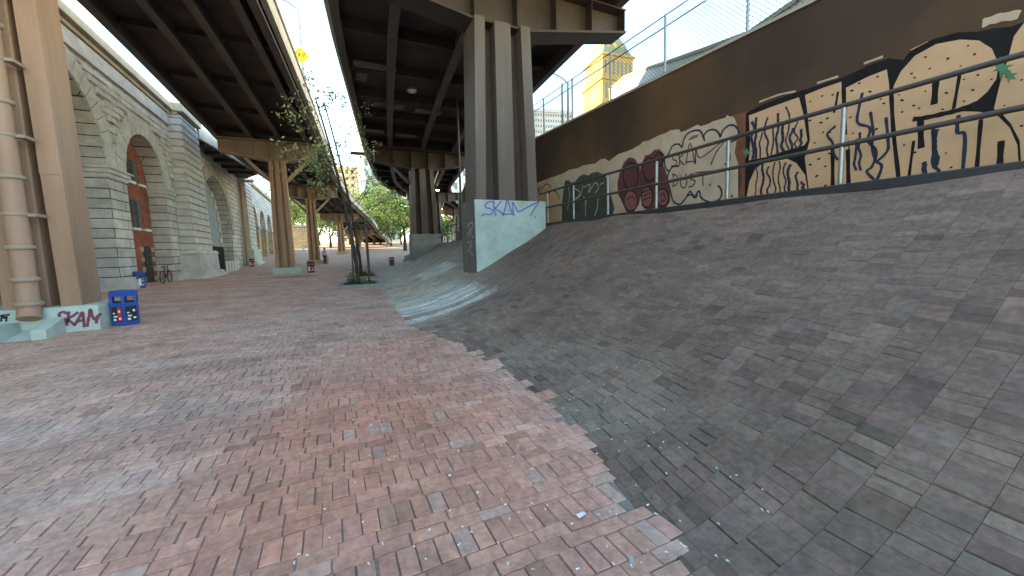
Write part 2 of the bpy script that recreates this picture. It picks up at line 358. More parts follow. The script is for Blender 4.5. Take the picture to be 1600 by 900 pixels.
# embankment: base sheet, then its bricks in courses that climb the slope
ys = np.arange(-12, 60.5, .5); ts = np.linspace(0, 1, 15)
V = []
for y in ys:
    a, b = I(y, TOE), I(y, CREST)
    for t in ts: V.append((lerp(a, b, t), y, float(emb(np.array(y), np.array(t)))-.014+1.5*float(und(lerp(a, b, t), y))))
    V.append((b+9, y, G(y)+I(y, CRH)-.014))
nx = 16; V = np.array(V)
Fq = np.array([(j*nx+i, j*nx+i+1, (j+1)*nx+i+1, (j+1)*nx+i) for j in range(len(ys)-1) for i in range(nx-1)])
slope_dirt = mat('slope_dirt', (.09, .083, .075), .95, scale=5, bump=.5)
tag(fast_mesh('embankment', V, Fq, None, slope_dirt), kind='structure')
Cs = []; cc = []; meta = []
tt = np.linspace(0, 1, 200)
y = -2.2; row = 0
while y < 44:
    wy, bl = (.1, .2) if 7.3 < y < 20 else (.2, .1); a, b = I(y+.1, TOE), I(y+.1, CREST); zz = emb(np.full(200, y+.1), tt); xx = lerp(a, b, tt)
    sl = np.concatenate([[0], np.cumsum(np.hypot(np.diff(xx), np.diff(zz)))])
    s0 = np.arange(-.04-rng.uniform(0, bl), sl[-1]-.06, bl); s0 = s0[s0 > -.12]
    gz = np.where(rng.random(len(s0)) < .38, rng.uniform(.006, .016, len(s0)), .002); T0 = np.interp(s0+gz, sl, tt); T1 = np.interp(s0+bl-.0015, sl, tt)
    for Ta, Tb, s in zip(T0, T1, s0): 
        if Tb-Ta > .002: meta.append((y, Ta, Tb, wy))
    y += wy; row += 1
Mt = np.array(meta)
re_ = np.array(ROWEND); yv = Mt[:, 0]+.1; ri = np.clip(np.searchsorted(re_[:, 0], yv, 'right')-1, 0, len(re_)-1)
xm = IA(yv, TOE)*(1-Mt[:, 1])+IA(yv, CREST)*Mt[:, 1]+.03
Mt = Mt[(xm > re_[ri, 2]-.05) | (yv < .2) | (yv > 31)]; n = len(Mt); ya, yb = Mt[:, 0]+.0002, Mt[:, 0]+Mt[:, 3]-.0002
def exy(yv, tv): return IA(yv, TOE)*(1-tv)+IA(yv, CREST)*tv
cr = [(ya, Mt[:, 1]), (yb, Mt[:, 1]), (yb, Mt[:, 2]), (ya, Mt[:, 2])]
C3 = np.stack([np.stack([exy(yy, t_), yy, emb(yy, t_)], 1) for yy, t_ in [(ya, Mt[:, 2]), (ya, Mt[:, 1]), (yb, Mt[:, 1]), (yb, Mt[:, 2])]], 1)
tilt = np.abs(rng.normal(0, .0030, n)); C3[:, :, 2] += (rng.normal(.004, .0012, n))[:, None]
C3[:, :, 2] += 1.5*und(C3[:, :, 0], C3[:, :, 1])
C3[:, [0, 3], 2] += tilt[:, None]*.6; C3[:, [1, 2], 2] -= tilt[:, None]*.3
C3 = C3[:, [1, 0, 3, 2]][:, ::-1] if False else C3
tc_ = (Mt[:, 1]+Mt[:, 2])/2; yc = Mt[:, 0]+Mt[:, 3]/2; xc = exy(yc, tc_)
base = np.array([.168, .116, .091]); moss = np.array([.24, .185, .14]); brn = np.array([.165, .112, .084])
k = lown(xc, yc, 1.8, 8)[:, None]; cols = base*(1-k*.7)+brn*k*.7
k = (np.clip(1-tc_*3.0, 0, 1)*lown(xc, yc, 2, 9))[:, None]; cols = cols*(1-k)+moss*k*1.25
far = np.clip((yc-7.0)/5, 0, 1)[:, None]*np.clip(1.2-tc_*1.0-.9*np.clip((14-yc)/6, 0, 1)*np.clip((tc_-.3)*3, 0, 1), 0, 1)[:, None]; cols = cols*(1-far*.85)+np.array([.52, .47, .37])*far*.85  # farther slope paler: open-sky light put into the brick colour
cols = cols*rng.normal(1, .09, (n, 1))*(1+rng.normal(0, .02, (n, 3)))
k = rng.random(n) < .05; cols[k] = cols[k]*.6+np.array([.17, .10, .085])*.4
k = rng.random(n) < .06; cols[k] = cols[k]*.75
k = rng.random(n) < .03; cols[k] = cols[k]*.75+np.array([.22, .19, .16])*.25
# old white paint spilt down the courses below the pier, and a scrubbed square further on
rw = rng.random(400); rowi = ((yc+3)/.1).astype(int)
rs = np.where(rw > .5, rng.uniform(.7, 1, 400), rng.uniform(.12, .4, 400))[rowi % 400]
fade = np.clip((yc-8.0)/.3, 0, 1)*np.clip((12.2-yc)/.9, 0, 1)*np.clip((.43-tc_)/.08, 0, 1)
w_ = (fade*rs*rng.uniform(.6, 1.0, n)*np.clip(.7+lown(xc, yc*2, .5, 31), 0, 1))[:, None]; cols = cols*(1-w_)+np.array([.74, .76, .70])*w_
w_ = (np.clip((yc-14.4)/.4, 0, 1)*np.clip((17.8-yc)/.4, 0, 1)*np.clip((tc_-.28)/.03, 0, 1)*np.clip((.58-tc_)/.03, 0, 1)*rng.uniform(.3, .95, n))[:, None]; cols = cols*(1-w_)+np.array([.66, .69, .64])*w_
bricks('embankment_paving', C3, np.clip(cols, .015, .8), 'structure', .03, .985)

# ---------------------------------------------------------------- stone arcade on the left
FX, BX = -8.6, -14.0
ARCH = [(19.4, 3.5, 5.6), (26.95, 2.35, 5.7), (40.7, 4.7, 3.7)]+[(58.1+6.5*i, 2.55, 5.5) for i in range(5)]
arc = empty('stone_arcade', (FX, 30, 0), 0, 'long grey stone arcade with round arches and a buff cornice on the left', 'arcade')
WT = 10.45
def arch_z(y):
    for c, r, s in ARCH:
        if abs(y-c) < r-1e-6: return s+math.sqrt(max(0, r*r-(y-c)**2))
    return None
mb = MB(); Y0, Y1 = -5.0, 92.0  # near end runs on unseen, lengthened to keep sun off the paving
edges = [Y0]
for c, r, s in ARCH: edges += [c-r, c+r]
edges.append(Y1)
for i in range(0, len(edges), 2):         # solid piers
    a, b = edges[i], edges[i+1]; mb.box(BX, FX, a, b, G(a)-.3, WT)
for c, r, s in ARCH:                      # solid over each arch
    n = 24; vs = []; P = [(c-r*math.cos(math.pi*k/n), s+r*math.sin(math.pi*k/n)) for k in range(n+1)]
    for yy, zz in P: vs += [(FX, yy, zz), (FX, yy, WT), (BX, yy, zz), (BX, yy, WT)]
    fs = []
    for k in range(n):
        a, b = k*4, k*4+4; fs += [(a, b, b+1, a+1), (a+2, a+3, b+3, b+2), (a, a+2, b+2, b), (a+1, b+1, b+3, a+3)]
    mb.add(vs, fs)
mb.build('wall', MT['stone'], arc)
# ring stones, each arch one ring
for j, (c, r, s) in enumerate(ARCH):
    mb = MB(); n = 15 if r < 3 else 23; out = .84 if r < 4 else 1.0
    if j > 2: n, out = 11, .7
    for k in range(n):
        a0, a1 = math.pi*k/n+.006, math.pi*(k+1)/n-.006; ro = r+out
        q = []
        for X in (FX-.02, FX+.05+.012*(k % 2)):
            for a, rr in ((a0, r+.003), (a1, r+.003), (a1, ro), (a0, ro)): q.append((X, c-rr*math.cos(a), s+rr*math.sin(a)))
        mb.hexa(q)
    mb.build('arch_ring', MT['stone_plain'] if j != 2 else MT['cornice'], arc)
def capital(y0, y1, s_, m_):
    for h0, h1, p_ in ((s_-.44, s_-.26, .05), (s_-.258, s_-.08, .14), (s_-.078, s_+.02, .22)):
        mb = MB(); mb.box(BX+.5, FX+p_, y0-p_, y1+p_, h0, h1); mb.build('impost', m_, arc)
capital(22.9, 24.6, 5.65, MT['stone_plain']); capital(29.3, 30.5, 5.65, MT['stone_plain']); capital(13.0, 15.9, 5.65, MT['stone_plain'])
for (c, r, s), (c2, r2, s2) in zip(ARCH[3:], ARCH[4:]): capital(c+r, c2-r2, 5.45, MT['cornice'])
# rock faced spandrel blocks
mb = MB(); z = 6.2
while z < 9.6:
    y = 16.0+random.uniform(0, .5)
    while y < 31:
        L = random.uniform(.5, 1.1); h = .3; mid = (y+L/2, z+h/2)
        if all(math.hypot(p-c, max(q-s, 0)) > r+.87 for c, r, s in ARCH[:2] for p, q in ((y, z), (y+L, z), (y, z+h), (y+L, z+h), mid)):
            d = random.uniform(.03, .10); e = .03
            mb.hexa([(FX-.01, y+.012, z+.012), (FX-.01, y+L-.012, z+.012), (FX-.01, y+L-.012, z+h-.012), (FX-.01, y+.012, z+h-.012),
                     (FX+d*random.uniform(.6, 1), y+e, z+e), (FX+d, y+L-e, z+e), (FX+d*random.uniform(.6, 1), y+L-e, z+h-e), (FX+d, y+e, z+h-e)])
        y += L
    z += .31
mb.build('rock_facing', MT['stone_plain'], arc)
# string course, frieze and cornice
mb = MB(); mb.box(FX-.02, FX+.12, Y0, 31, 9.75, 9.87); mb.box(FX-.02, FX+.06, Y0, 31, 9.87, 10.42); mb.build('frieze', MT['stone_plain'], arc)
mb = MB(); mb.box(BX, FX+.16, Y0, 31.0, WT, WT+.18); mb.box(BX, FX+.38, Y0, 31.0, WT+.18, WT+.5); mb.box(BX, FX+.28, Y0, 31.0, WT+.5, WT+.66)
mb.box(BX, FX+.5, 31.0, 34.6, WT+.0, WT+.2); mb.box(BX, FX+.85, 30.9, 34.7, WT+.2, WT+.62); mb.box(BX, FX+.75, 31, 34.6, WT+.62, WT+.74)
mb.box(BX, FX+.3, 34.6, Y1, WT, WT+.4)
mb.build('cornice', MT['cornice'], arc)
# pilasters built of grooved courses
def pilaster(ya, yb, xf, top, mats=('stone_plain',)):
    mb = MB(); z0 = G(ya); z = z0+1.75; k = 0
    while z < top-.02:
        f = 1-(z-z0)/(top-z0); e = .35*f; h = min(.43, top-z); j_ = .012*(k % 2)
        mb.frust(0, 0, z+.04, z+.075, (FX-.3, xf+e*.4-.035, ya-e*.6+.035, yb+e-.035), (FX-.3, xf+e*.4+j_, ya-e*.6, yb+e)); mb.frust(0, 0, z+.075, z+h-.035, (FX-.3, xf+e*.4+j_, ya-e*.6, yb+e), (FX-.3, xf+e*.37+j_, ya-e*.57, yb+e*.95))
        mb.box(FX-.3, xf+e*.3-.10, ya-e*.5+.10, yb+e-.10, z-.035, z+.04)
        z += h; k += 1
    mb.build('pilaster', MT['stone_plain'], arc)
    mb = MB(); mb.frust(0, 0, z0+1.55, z0+1.78, (FX-.3, xf+.42, ya-.5, yb+.62), (FX-.3, xf+.3, ya-.38, yb+.5))
    mb.frust(0, 0, z0-.3, z0+1.55, (FX-.3, xf+.42, ya-.45, yb+.55), (FX-.3, xf+.34, ya-.4, yb+.5))
    mb.frust(0, 0, z0-.3, z0+.42, (FX-.3, xf+1.0, ya-.95, yb+1.15), (FX-.3, xf+.5, ya-.5, yb+.65))
    mb.build('pilaster_base', MT['stone_plain'] if ya < 40 else MT['conc'], arc)  # far base paler: the sunlight on it put into its colour
pilaster(31.0, 34.4, -7.95, WT)
pilaster(50.0, 53.6, -7.95, WT)
# pier foot beside the brick arch
mb = MB(); mb.frust(0, 0, -.1, G(24)+.55, (FX-3, FX+.32, 22.6, 24.9), (FX-3, FX+.14, 22.78, 24.72)); mb.build('pier_foot', MT['stone_plain'], arc)
mb = MB(); mb.frust(0, 0, -.1, G(30)+.3, (FX-.5, FX+.4, 29.2, 30.6), (FX-.5, FX+.12, 29.32, 30.6)); mb.build('pier_foot', MT['stone_plain'], arc)
# red brick infill of the second arch
IX = -9.38
mb = MB(); c, r, s = ARCH[1]; n = 24
poly = [(c-r, 0), (c+r, 0)]+[(c+r*math.cos(math.pi*k/n), s+r*math.sin(math.pi*k/n)) for k in range(n+1)]
mb.sweep([[(IX-.4, a, b) for a, b in poly], [(IX, a, b) for a, b in poly]]); infill = mb.build('brick_infill', MT['redbrick'], arc)
def onI(px, py, off=.02): return hit(px, py, (1, 0, 0), IX+off)
def win(y0, y1, z0, z1):
    f = MB(); f.box(IX-.05, IX+.04, y0, y1, z0, z1); w = f.build('window', MT['doorwood'], arc)
    g = MB(); zm = (z0+z1)/2
    g.box(IX, IX+.05, y0+.07, y1-.07, z0+.07, zm-.03); g.box(IX, IX+.05, y0+.07, y1-.07, zm+.03, z1-.07); g.build('pane', MT['glass'], w)
    g = MB(); g.box(IX, IX+.14, y0-.1, y1+.1, z0-.14, z0-.003); g.build('sill', MT['white'], w)
    return w
for z0, z1 in ((3.3, 4.75), (5.75, 6.85)):
    w = win(26.75, 27.45, z0, z1)
    g = MB(); g.box(IX+.005, IX+.07, 27.47, 27.9, z0, z1); g.build('shutter', MT['shutter'], w)
    w2 = MB(); w2.box(IX-.05, IX+.025, 28.25, 28.75, z0+.05, z1-.2); w2 = w2.build('blind_window', MT['redbrick'], arc)
    g = MB(); g.box(IX, IX+.12, 28.15, 28.85, z0-.12, z0); g.build('sill', MT['white'], w2)
dz = G(27)
mb = MB(); pts = [(27.75, dz), (28.75, dz), (28.75, dz+1.75)]+[(28.25+.5*math.cos(math.pi*k/10), dz+1.75+.32*math.sin(math.pi*k/10)) for k in range(1, 10)]+[(27.75, dz+1.75)]
mb.sweep([[(IX-.1, a, b) for a, b in pts], [(IX+.03, a, b) for a, b in pts]]); dr = mb.build('door', MT['doorwood'], arc)
mb = MB(); mb.box(IX+.03, IX+.05, 27.86, 28.2, dz+.9, dz+1.6); mb.box(IX+.03, IX+.05, 28.3, 28.64, dz+.9, dz+1.6); mb.parts('door_glass', MT['glass'], dr)
mb = MB()
for k in range(4):
    for a, b in ((27.35, 27.73), (28.77, 29.15)): mb.box(IX, IX+.05, a, b, dz+.1+k*.55, dz+.35+k*.55)
mb.parts('door_quoin', MT['cornice'], arc)
# rendered infill and black gate of the third arch, with toothed quoins
c, r, s = ARCH[2]
poly = [(c-r, 0), (c+r, 0)]+[(c+r*math.cos(math.pi*k/n), s+r*math.sin(math.pi*k/n)) for k in range(n+1)]
mb = MB(); mb.sweep([[(-9.9, a, b) for a, b in poly], [(-9.5, a, b) for a, b in poly]]); mb.build('rendered_infill', MT['stucco'], arc)
mb = MB()
for k in range(14):
    z = .5+k*.5; yy = c+math.sqrt(max(r*r-max(z+.3-s, 0)**2, .3)); L = .9 if k % 2 else .45
    mb.box(-9.5, -9.4, yy-L, yy, z, z+.44)
    yy = c-math.sqrt(max(r*r-max(z+.3-s, 0)**2, .3)); mb.box(-9.5, -9.4, yy, yy+L, z, z+.44)
mb.parts('toothed_quoin', MT['stone_plain'], arc)
mb = MB(); mb.box(-9.5, -9.36, 40.9, 45.2, G(42), G(42)+2.15); gt = mb.build('gate', MT['darkvoid'], arc)
# dark backs of the deep arches and jambs with warm light put into their ochre colour
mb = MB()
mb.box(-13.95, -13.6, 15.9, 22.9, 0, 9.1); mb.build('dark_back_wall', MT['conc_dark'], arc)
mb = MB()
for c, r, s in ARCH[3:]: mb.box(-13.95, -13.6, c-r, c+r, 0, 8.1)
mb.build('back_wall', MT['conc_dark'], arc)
mb = MB()
for c, r, s in ARCH[3:]:
    mb.box(BX+.1, FX+.02, c+r-.006, c+r+1.4, G(c)-.2, s-.5)
mb.parts('warm_lit_jamb', MT['stone_warm_lit'], arc)
ab = empty('stone_abutment', (-5, 97, G(97)), 0, 'stone abutment block with warm light in its colour closing the far end of the arcade', 'abutment')
mb = MB(); mb.frust(-5.2, 98, G(97)-.3, G(97)+4.6, (-3.4, 1.6, -2.4, 5), (-3.2, 1.3, -2.2, 5)); mb.build('wall', MT['stone_warm_lit'], ab)  # warm light on the abutment put into its ochre colour
mb = MB(); mb.box(-8.6, -3.7, 95.5, 103, G(97)+4.6, G(97)+5.0); mb.build('coping', MT['cornice'], ab)
# the short canopy-like ramp between arcade and viaduct
rp = empty('side_ramp', (-7, 38, 10.4), 0, 'short steel ramp deck with pale fascia joining the arcade top to the left viaduct', 'ramp')
P0, P1 = (-8.05, 34.7), (-6.2, 47.5)
mb = MB(); mb.hexa([(-8.6, 34.7, 10.05), (P0[0], P0[1], 10.05), (P1[0], P1[1], 10.0), (-8.6, 52, 10.0), (-8.6, 34.7, 10.3), (P0[0], P0[1], 10.3), (P1[0], P1[1], 10.25), (-8.6, 52, 10.25)]); mb.build('deck', MT['soffit'], rp)
mb = MB(); mb.beam((P0[0]+.05, P0[1], 10.45), (P1[0]+.05, P1[1], 10.4), .16, .85); mb.build('fascia', MT['parapet'], rp)
mb = MB()
for k in range(5):
    yy = 36+k*2.6; mb.beam((-8.6, yy, 9.9), (lerp(P0[0], P1[0], (yy-34.7)/12.8), yy, 9.9), .15, .3)
mb.parts('floor_beam', MT['steel_dark'], rp)
dp = empty('downpipe', (-8.0, 49.2, G(49)), 0, 'tan rainwater downpipe running down the arcade wall beside the third pilaster', 'downpipe')
mb = MB(); mb.tube([(-7.2, 49.6, 9.6), (-7.9, 49.4, 9.55), (-8.2, 49.2, 9.2), (-8.2, 49.2, G(49))], .14, 10); mb.build('pipe', MT['tan'], dp)
mb = MB(); mb.lathe((-7.15, 49.6, 9.5), [(.12, 0), (.2, .1), (.2, .3), (.1, .36)], 10); mb.build('lamp_head', MT['white'], dp)

# ---------------------------------------------------------------- elevated decks
DROP = [(-30, 0), (14, 0), (20, .15), (32, .45), (48, .95), (67, 2.0), (79, 2.75), (100, 4.1), (130, 6)]
def drop(y): return I(y, DROP)
LXR = [(-30, -6.2), (0, -3.2), (17.8, -1.55), (23, -1.07), (33.5, -.18), (45, .68), (59, 2.7), (79, 7.3), (100, 11), (118, 15), (130, 18)]
LXL = [(-30, -11.3), (0, -7.8), (18, -6.75), (25, -6.65), (32, -6.55), (38, -6.4), (45, -5.5), (59, -3.3), (79, 1.2), (100, 4.6), (130, 11)]
RXL = [(-30, -2.2), (0, -.6), (15, .4), (19, .85), (23.2, 1.5), (28.8, 2.2), (39.5, 3.7), (50.7, 5.8), (61.7, 10.9), (84, 23), (100, 33)]
RXR = [(-30, 7), (0, 9.2), (13, 10.0), (18, 10.45), (28, 11.3), (39.4, 13.1), (53.6, 15.4), (62, 18.6), (84, 28.5), (100, 38)]
def smooth_tab(tab):
    y = np.arange(tab[0][0], tab[-1][0]+.01, 1.0); x = IA(y, tab); k = np.ones(9)/9
    xp = np.concatenate([2*x[0]-x[4:0:-1], x, 2*x[-1]-x[-2:-6:-1]]); return list(zip(y, np.convolve(xp, k, 'valid')))
LXR, LXL, RXL, RXR, DROP = map(smooth_tab, (LXR, LXL, RXL, RXR, DROP))

def deck(root, TL, TR, y0, y1, zg, zs, ztop, dropf, stringers, fb_step, mats, parapet_l, parapet_r, fbz=None, ph=.75):
    ys = list(np.arange(y0, y1+.1, 2.5))
    def ring(y, f0, f1, za, zb, o0=0, o1=0):
        a, b = I(y, TL), I(y, TR); d = dropf(y); xa, xb = lerp(a, b, f0)+o0, lerp(a, b, f1)+o1
        return [(xa, y, za-d), (xb, y, za-d), (xb, y, zb-d), (xa, y, zb-d)]
    mb = MB(); mb.sweep([ring(y, 0, 1, zs, ztop) for y in ys]); mb.build('deck_slab', mats[1], root)
    for f, w in stringers:
        mb = MB(); mb.sweep([ring(y, f, f, zg+.05, zs-.002, -.02, .02) for y in ys]); mb.sweep([ring(y, f, f, zg, zg+.05, -w/2, w/2) for y in ys])
        mb.build('girder', mats[0], root)
    k = y0+1.2
    while k < y1-1:
        d = dropf(k); mb = MB(); a, b = I(k, TL), I(k, TR); q = fbz or zg+.28
        mb.box(lerp(a, b, .03), lerp(a, b, .97), k-.02, k+.02, q-d, zs-.003-d); mb.box(lerp(a, b, .03), lerp(a, b, .97), k-.14, k+.14, q-.04-d, q-.001-d)
        mb.build('floor_beam', mats[2], root); k += fb_step
    for sd, on in ((0, parapet_l), (1, parapet_r)):
        if not on: continue
        s = 1 if sd else -1
        mb = MB(); mb.sweep([ring(y, sd, sd, zs-.25, ztop+ph, (.003 if s > 0 else -.22), (.22 if s > 0 else -.003)) for y in ys])
        mb.build('parapet', MT['parapet'], root)
        mb = MB(); mb.sweep([ring(y, sd, sd, ztop+ph, ztop+ph+.15, (-.02 if s > 0 else -.28), (.28 if s > 0 else .02)) for y in ys]); mb.build('parapet_coping', MT['conc_grey'], root)

def column(root, name, cx, cy, z0, z1, wb, wt, m1, m2, m3, dep=.85, fw=.26, cp=.27):
    hb, ht = wb/2, wt/2
    mb = MB()
    for s in (-1, 1):
        b = (s*hb-(fw if s > 0 else 0), s*hb+(fw if s < 0 else 0)); t = (s*ht-(fw if s > 0 else 0), s*ht+(fw if s < 0 else 0))
        mb.frust(cx, cy, z0, z1, (b[0], b[1], -dep/2, dep/2), (t[0], t[1], -dep/2, dep/2))
    c = mb.build(name, m1, root)
    mb = MB(); mb.frust(cx, cy, z0, z1, (-hb+fw+.002, hb-fw-.002, -.03, .03), (-ht+fw+.002, ht-fw-.002, -.03, .03)); mb.build('web', m3, c)
    mb = MB(); mb.frust(cx, cy, z0, z1, (-cp, cp, -dep*.46, -.032), (-cp*.93, cp*.93, -dep*.46, -.032)); mb.frust(cx, cy, z0, z1, (-cp, cp, .032, dep*.46), (-cp*.93, cp*.93, .032, dep*.46)); mb.build('centre_plate', m2, c)
    mb = MB()
    for s in (-1, 1):                       # splice plates and rivets low on the flanges
        zz = z0+.34*(z1-z0); xx = lerp(hb, ht, .34)*s
        mb.box(cx+xx-(fw if s > 0 else 0)-.004+.0, cx+xx+(fw if s < 0 else 0)+.004, cy-dep/2-.012, cy-dep/2-.002, zz, zz+.5)
    mb.parts('splice_plate', m1, c)
    return c
def capbeam(root, xa, xb, cxa, cxb, cy, zt, zend_l, zend_r, zmid, m1, m2, th=.42):
    mb = MB()                              # web, tapering outwards
    P = [(xa, zt), (xa, zend_l), (cxa, zmid), (cxb, zmid), (xb, zend_r), (xb, zt)]
    n = len(P); mb.sweep([[(p, cy-.02, q) for p, q in P], [(p, cy+.02, q) for p, q in P]])
    mb.sweep([[(p, cy+s, q) for p, q in ((xa, zt), (xa, zt-.06), (xb, zt-.06), (xb, zt))] for s in (-th, th)])
    o = mb.build('cap_beam', m1, root)
    mb = MB(); Q = P[1:5]
    for (a, b), (c, d) in zip(Q, Q[1:]): mb.hexa([(a, cy-th, b-.07), (c, cy-th, d-.07), (c, cy+th, d-.07), (a, cy+th, b-.07), (a, cy-th, b), (c, cy-th, d), (c, cy+th, d), (a, cy+th, b)])
    mb.build('bottom_flange', m2, o)
    mb = MB(); x = xa+.04
    def zb(x):
        if x < cxa: return lerp(zend_l, zmid, (x-xa)/(cxa-xa))
        if x > cxb: return lerp(zmid, zend_r, (x-cxb)/(xb-cxb))
        return zmid
    while x < xb:
        for s in (-1, 1): mb.box(x-.012, x+.012, min(cy+s*.021, cy+s*th*.92), max(cy+s*.021, cy+s*th*.92), zb(x)+.002, zt-.062)
        x += (xb-xa-.08)/6
    mb.parts('stiffener', m2, o); return o
def stroke(mb, pts, w, nrm, base, off, px=True, close=False, taper=False):
    """ribbon of paint following points on a wall plane, a few mm thick"""
    P = [base(*p) for p in pts] if px else [Vector(p) for p in pts]
    # smooth
    Q = []
    for i in range(len(P)-1):
        p0, p1, p2, p3 = P[max(i-1, 0)], P[i], P[i+1], P[min(i+2, len(P)-1)]
        for k in range(5):
            t = k/5; Q.append(.5*((2*p1)+(p2-p0)*t+(2*p0-5*p1+4*p2-p3)*t*t+(3*p1-p0-3*p2+p3)*t**3))
    Q.append(P[-1]); n = Vector(nrm).normalized(); vs = []
    for i, q in enumerate(Q):
        d = (Q[min(i+1, len(Q)-1)]-Q[max(i-1, 0)]); d = d.normalized() if d.length > 1e-6 else Vector((0, 0, 1))
        sd = d.cross(n).normalized(); ww = w*(1-.6*i/len(Q)) if taper else w*(1+.12*math.sin(i*1.7))
        o = q+n*off; vs += [o-sd*ww/2, o+sd*ww/2, o+sd*ww/2-n*.0015, o-sd*ww/2-n*.0015]
    fs = []
    for i in range(len(Q)-1):
        a, b = i*4, i*4+4; fs += [(a, a+1, b+1, b), (a+1, a+2, b+2, b+1), (a+3, a, b, b+3)]
    mb.add(vs, fs)
def patch(mb, pts, nrm, base, off, th=.0015):
    n = Vector(nrm).normalized(); P = [base(*p)+n*off for p in pts]; Q = [p-n*th for p in P]; k = len(P)
    mb.add(P+Q, [tuple(range(k))]+[(i, k+i, k+(i+1) % k, (i+1) % k) for i in range(k)])

# --- left viaduct
lv = empty('steel_viaduct', (-4, 12, 0), 0, 'left elevated road on tan steel columns with pale concrete bases beside the stone arcade', 'viaduct')
deck(lv, LXL, LXR, 6, 128, 10.0, 10.75, 11.0, drop, [(.02, .3), (.34, .3), (.61, .3), (.88, .3), (.985, .3)], 4.2, (MT['steel'], MT['soffit'], MT['steel_dark']), True, True, 10.5, .2)
for i, (cx, cy, wb, wt) in enumerate([(-5.5, 11.7, 1.16, .98), (-3.05, 32, 1.2, .98), (-1.75, 48, 1.15, .95), (1.45, 67, 1.1, .95), (5.2, 88, 1.1, .95)]):
    zb, zt = G(cy)+(.55 if i == 0 else .42), 8.68-drop(cy)
    c = column(lv, 'column', cx, cy, zb, zt, wb, wt, MT['tan'], MT['tan'], MT['tan_grey'] if i < 2 else MT['tan'], .8, (.32, .25, .22, .2, .2)[i], (.09, .16, .15, .15, .15)[i])
    xa, xb = I(cy, LXL)+.2, I(cy, LXR)-.15
    cb = capbeam(lv, xa, xb, cx-wt/2, cx+wt/2, cy, 9.98-drop(cy), zt+.45, zt+.35, zt+.0, MT['tan_grey'], MT['tan_grey'])
    for s in (-1, 1):
        mb = MB(); e = xa+.8 if s < 0 else xb-.8; mb.beam((cx+s*wt*.5, cy, zt-1.4), (cx+s*1.9, cy, zt+.1), .22, .22); mb.build('knee_brace', MT['tan_grey'], lv)
    if i == 0:
        mb = MB(); mb.box(cx-1.65, cx+.93, cy-.66, cy+.75, -.1, zb-.05); mb.frust(cx, cy, zb-.05, zb, (-1.65, .93, -.66, .75), (-1.6, .9, -.62, .7)); pl = mb.build('plinth', MT['conc'], lv)
    else:
        mb = MB(); mb.cbox((cx+.1, cy, G(cy)-.2), wb+.55, 1.25, zb-G(cy)+.2); mb.build('plinth', MT['conc'] if i < 2 else MT['buff'], lv)
for k in range(4):                          # lateral bracing under the deck
    ya, yb = 33+k*7.5, 33+k*7.5+6.6
    for f0, f1 in ((.1, .55), (.9, .55)):
        mb = MB(); mb.beam((lerp(I(ya, LXL), I(ya, LXR), f0), ya, 9.8-drop(ya)), (lerp(I(yb, LXL), I(yb, LXR), f1), yb, 9.8-drop(yb)), .16, .16); mb.build('lateral_brace', MT['steel'], lv)
# wine tag on the first plinth
PF = 11.7-.66
def onP(x, y): return hit(x/5.625, 380+y/5.625, (0, 1, 0), PF)
mb = MB(); nn = (0, -1, 0)
for p in ([(458, 694), (490, 676), (530, 670), (575, 690), (585, 672), (540, 655), (520, 632), (535, 610), (570, 605), (585, 625)],
          [(605, 600), (600, 660), (585, 728)], [(690, 605), (640, 640), (600, 668), (630, 695), (660, 725)],
          [(650, 725), (690, 668), (725, 606), (735, 670), (742, 740)], [(665, 695), (740, 672)],
          [(765, 735), (780, 660), (795, 580), (812, 640), (830, 672)], [(830, 680), (860, 640), (888, 620), (860, 650), (845, 705)]):
    stroke(mb, p, .05, nn, onP, .004)
mb.build('graffiti_tag', MT['wine'], pl)
mb = MB()
for p in ([(-5, 640), (30, 632), (90, 628)], [(10, 690), (20, 640), (40, 660), (50, 640)], [(60, 640), (55, 690)]): stroke(mb, p, .03, nn, onP, .004)
mb.build('graffiti_tag', MT['navy'], pl)
# big rain pipe strapped to the first column, with its concrete spill basin
rpz = empty('rain_pipe', (-6.0, 10.9, 0), 0, 'thick tan collared drain pipe strapped to the nearest left column above a concrete spill basin', 'drain pipe')
px0, py0 = -5.52, 10.93
mb = MB(); mb.tube([(px0, py0, 11), (px0, py0, .72), (px0+.02, py0-.1, .5)], .165, 20); mb.build('pipe', MT['tan'], rpz)
for z in (.74, 1.22, 1.85, 3.2, 4.6, 6.0, 7.4):
    mb = MB(); mb.lathe((px0, py0, z), [(.17, 0), (.21, .02), (.21, .075), (.17, .095)], 20); mb.build('collar', MT['tan_grey'], rpz)
for z in (2.5, 4.0, 5.4, 6.8):
    mb = MB(); mb.lathe((px0, py0, z), [(.168, 0), (.18, .01), (.18, .06), (.168, .07)], 20); mb.box(px0+.17, px0+.3, py0-.03, py0+.3, z, z+.06); mb.build('strap', MT['tan_grey'], rpz)
mb = MB(); a = px0
mb.box(a-.42, a-.22, py0-.5, py0+.13, -.05, .42); mb.hexa([(a+.2, py0-.5, -.05), (a+.42, py0-.5, -.05), (a+.42, py0+.13, -.05), (a+.2, py0+.13, -.05), (a+.2, py0-.5, .3), (a+.42, py0-.5, .3), (a+.42, py0+.13, .48), (a+.2, py0+.13, .48)])
mb.hexa([(a-.22, py0-.5, -.05), (a+.2, py0-.5, -.05), (a+.2, py0+.13, -.05), (a-.22, py0+.13, -.05), (a-.22, py0-.5, .1), (a+.2, py0-.5, .1), (a+.2, py0+.13, .26), (a-.22, py0+.13, .26)])
mb.build('spill_basin', MT['conc'], rpz)

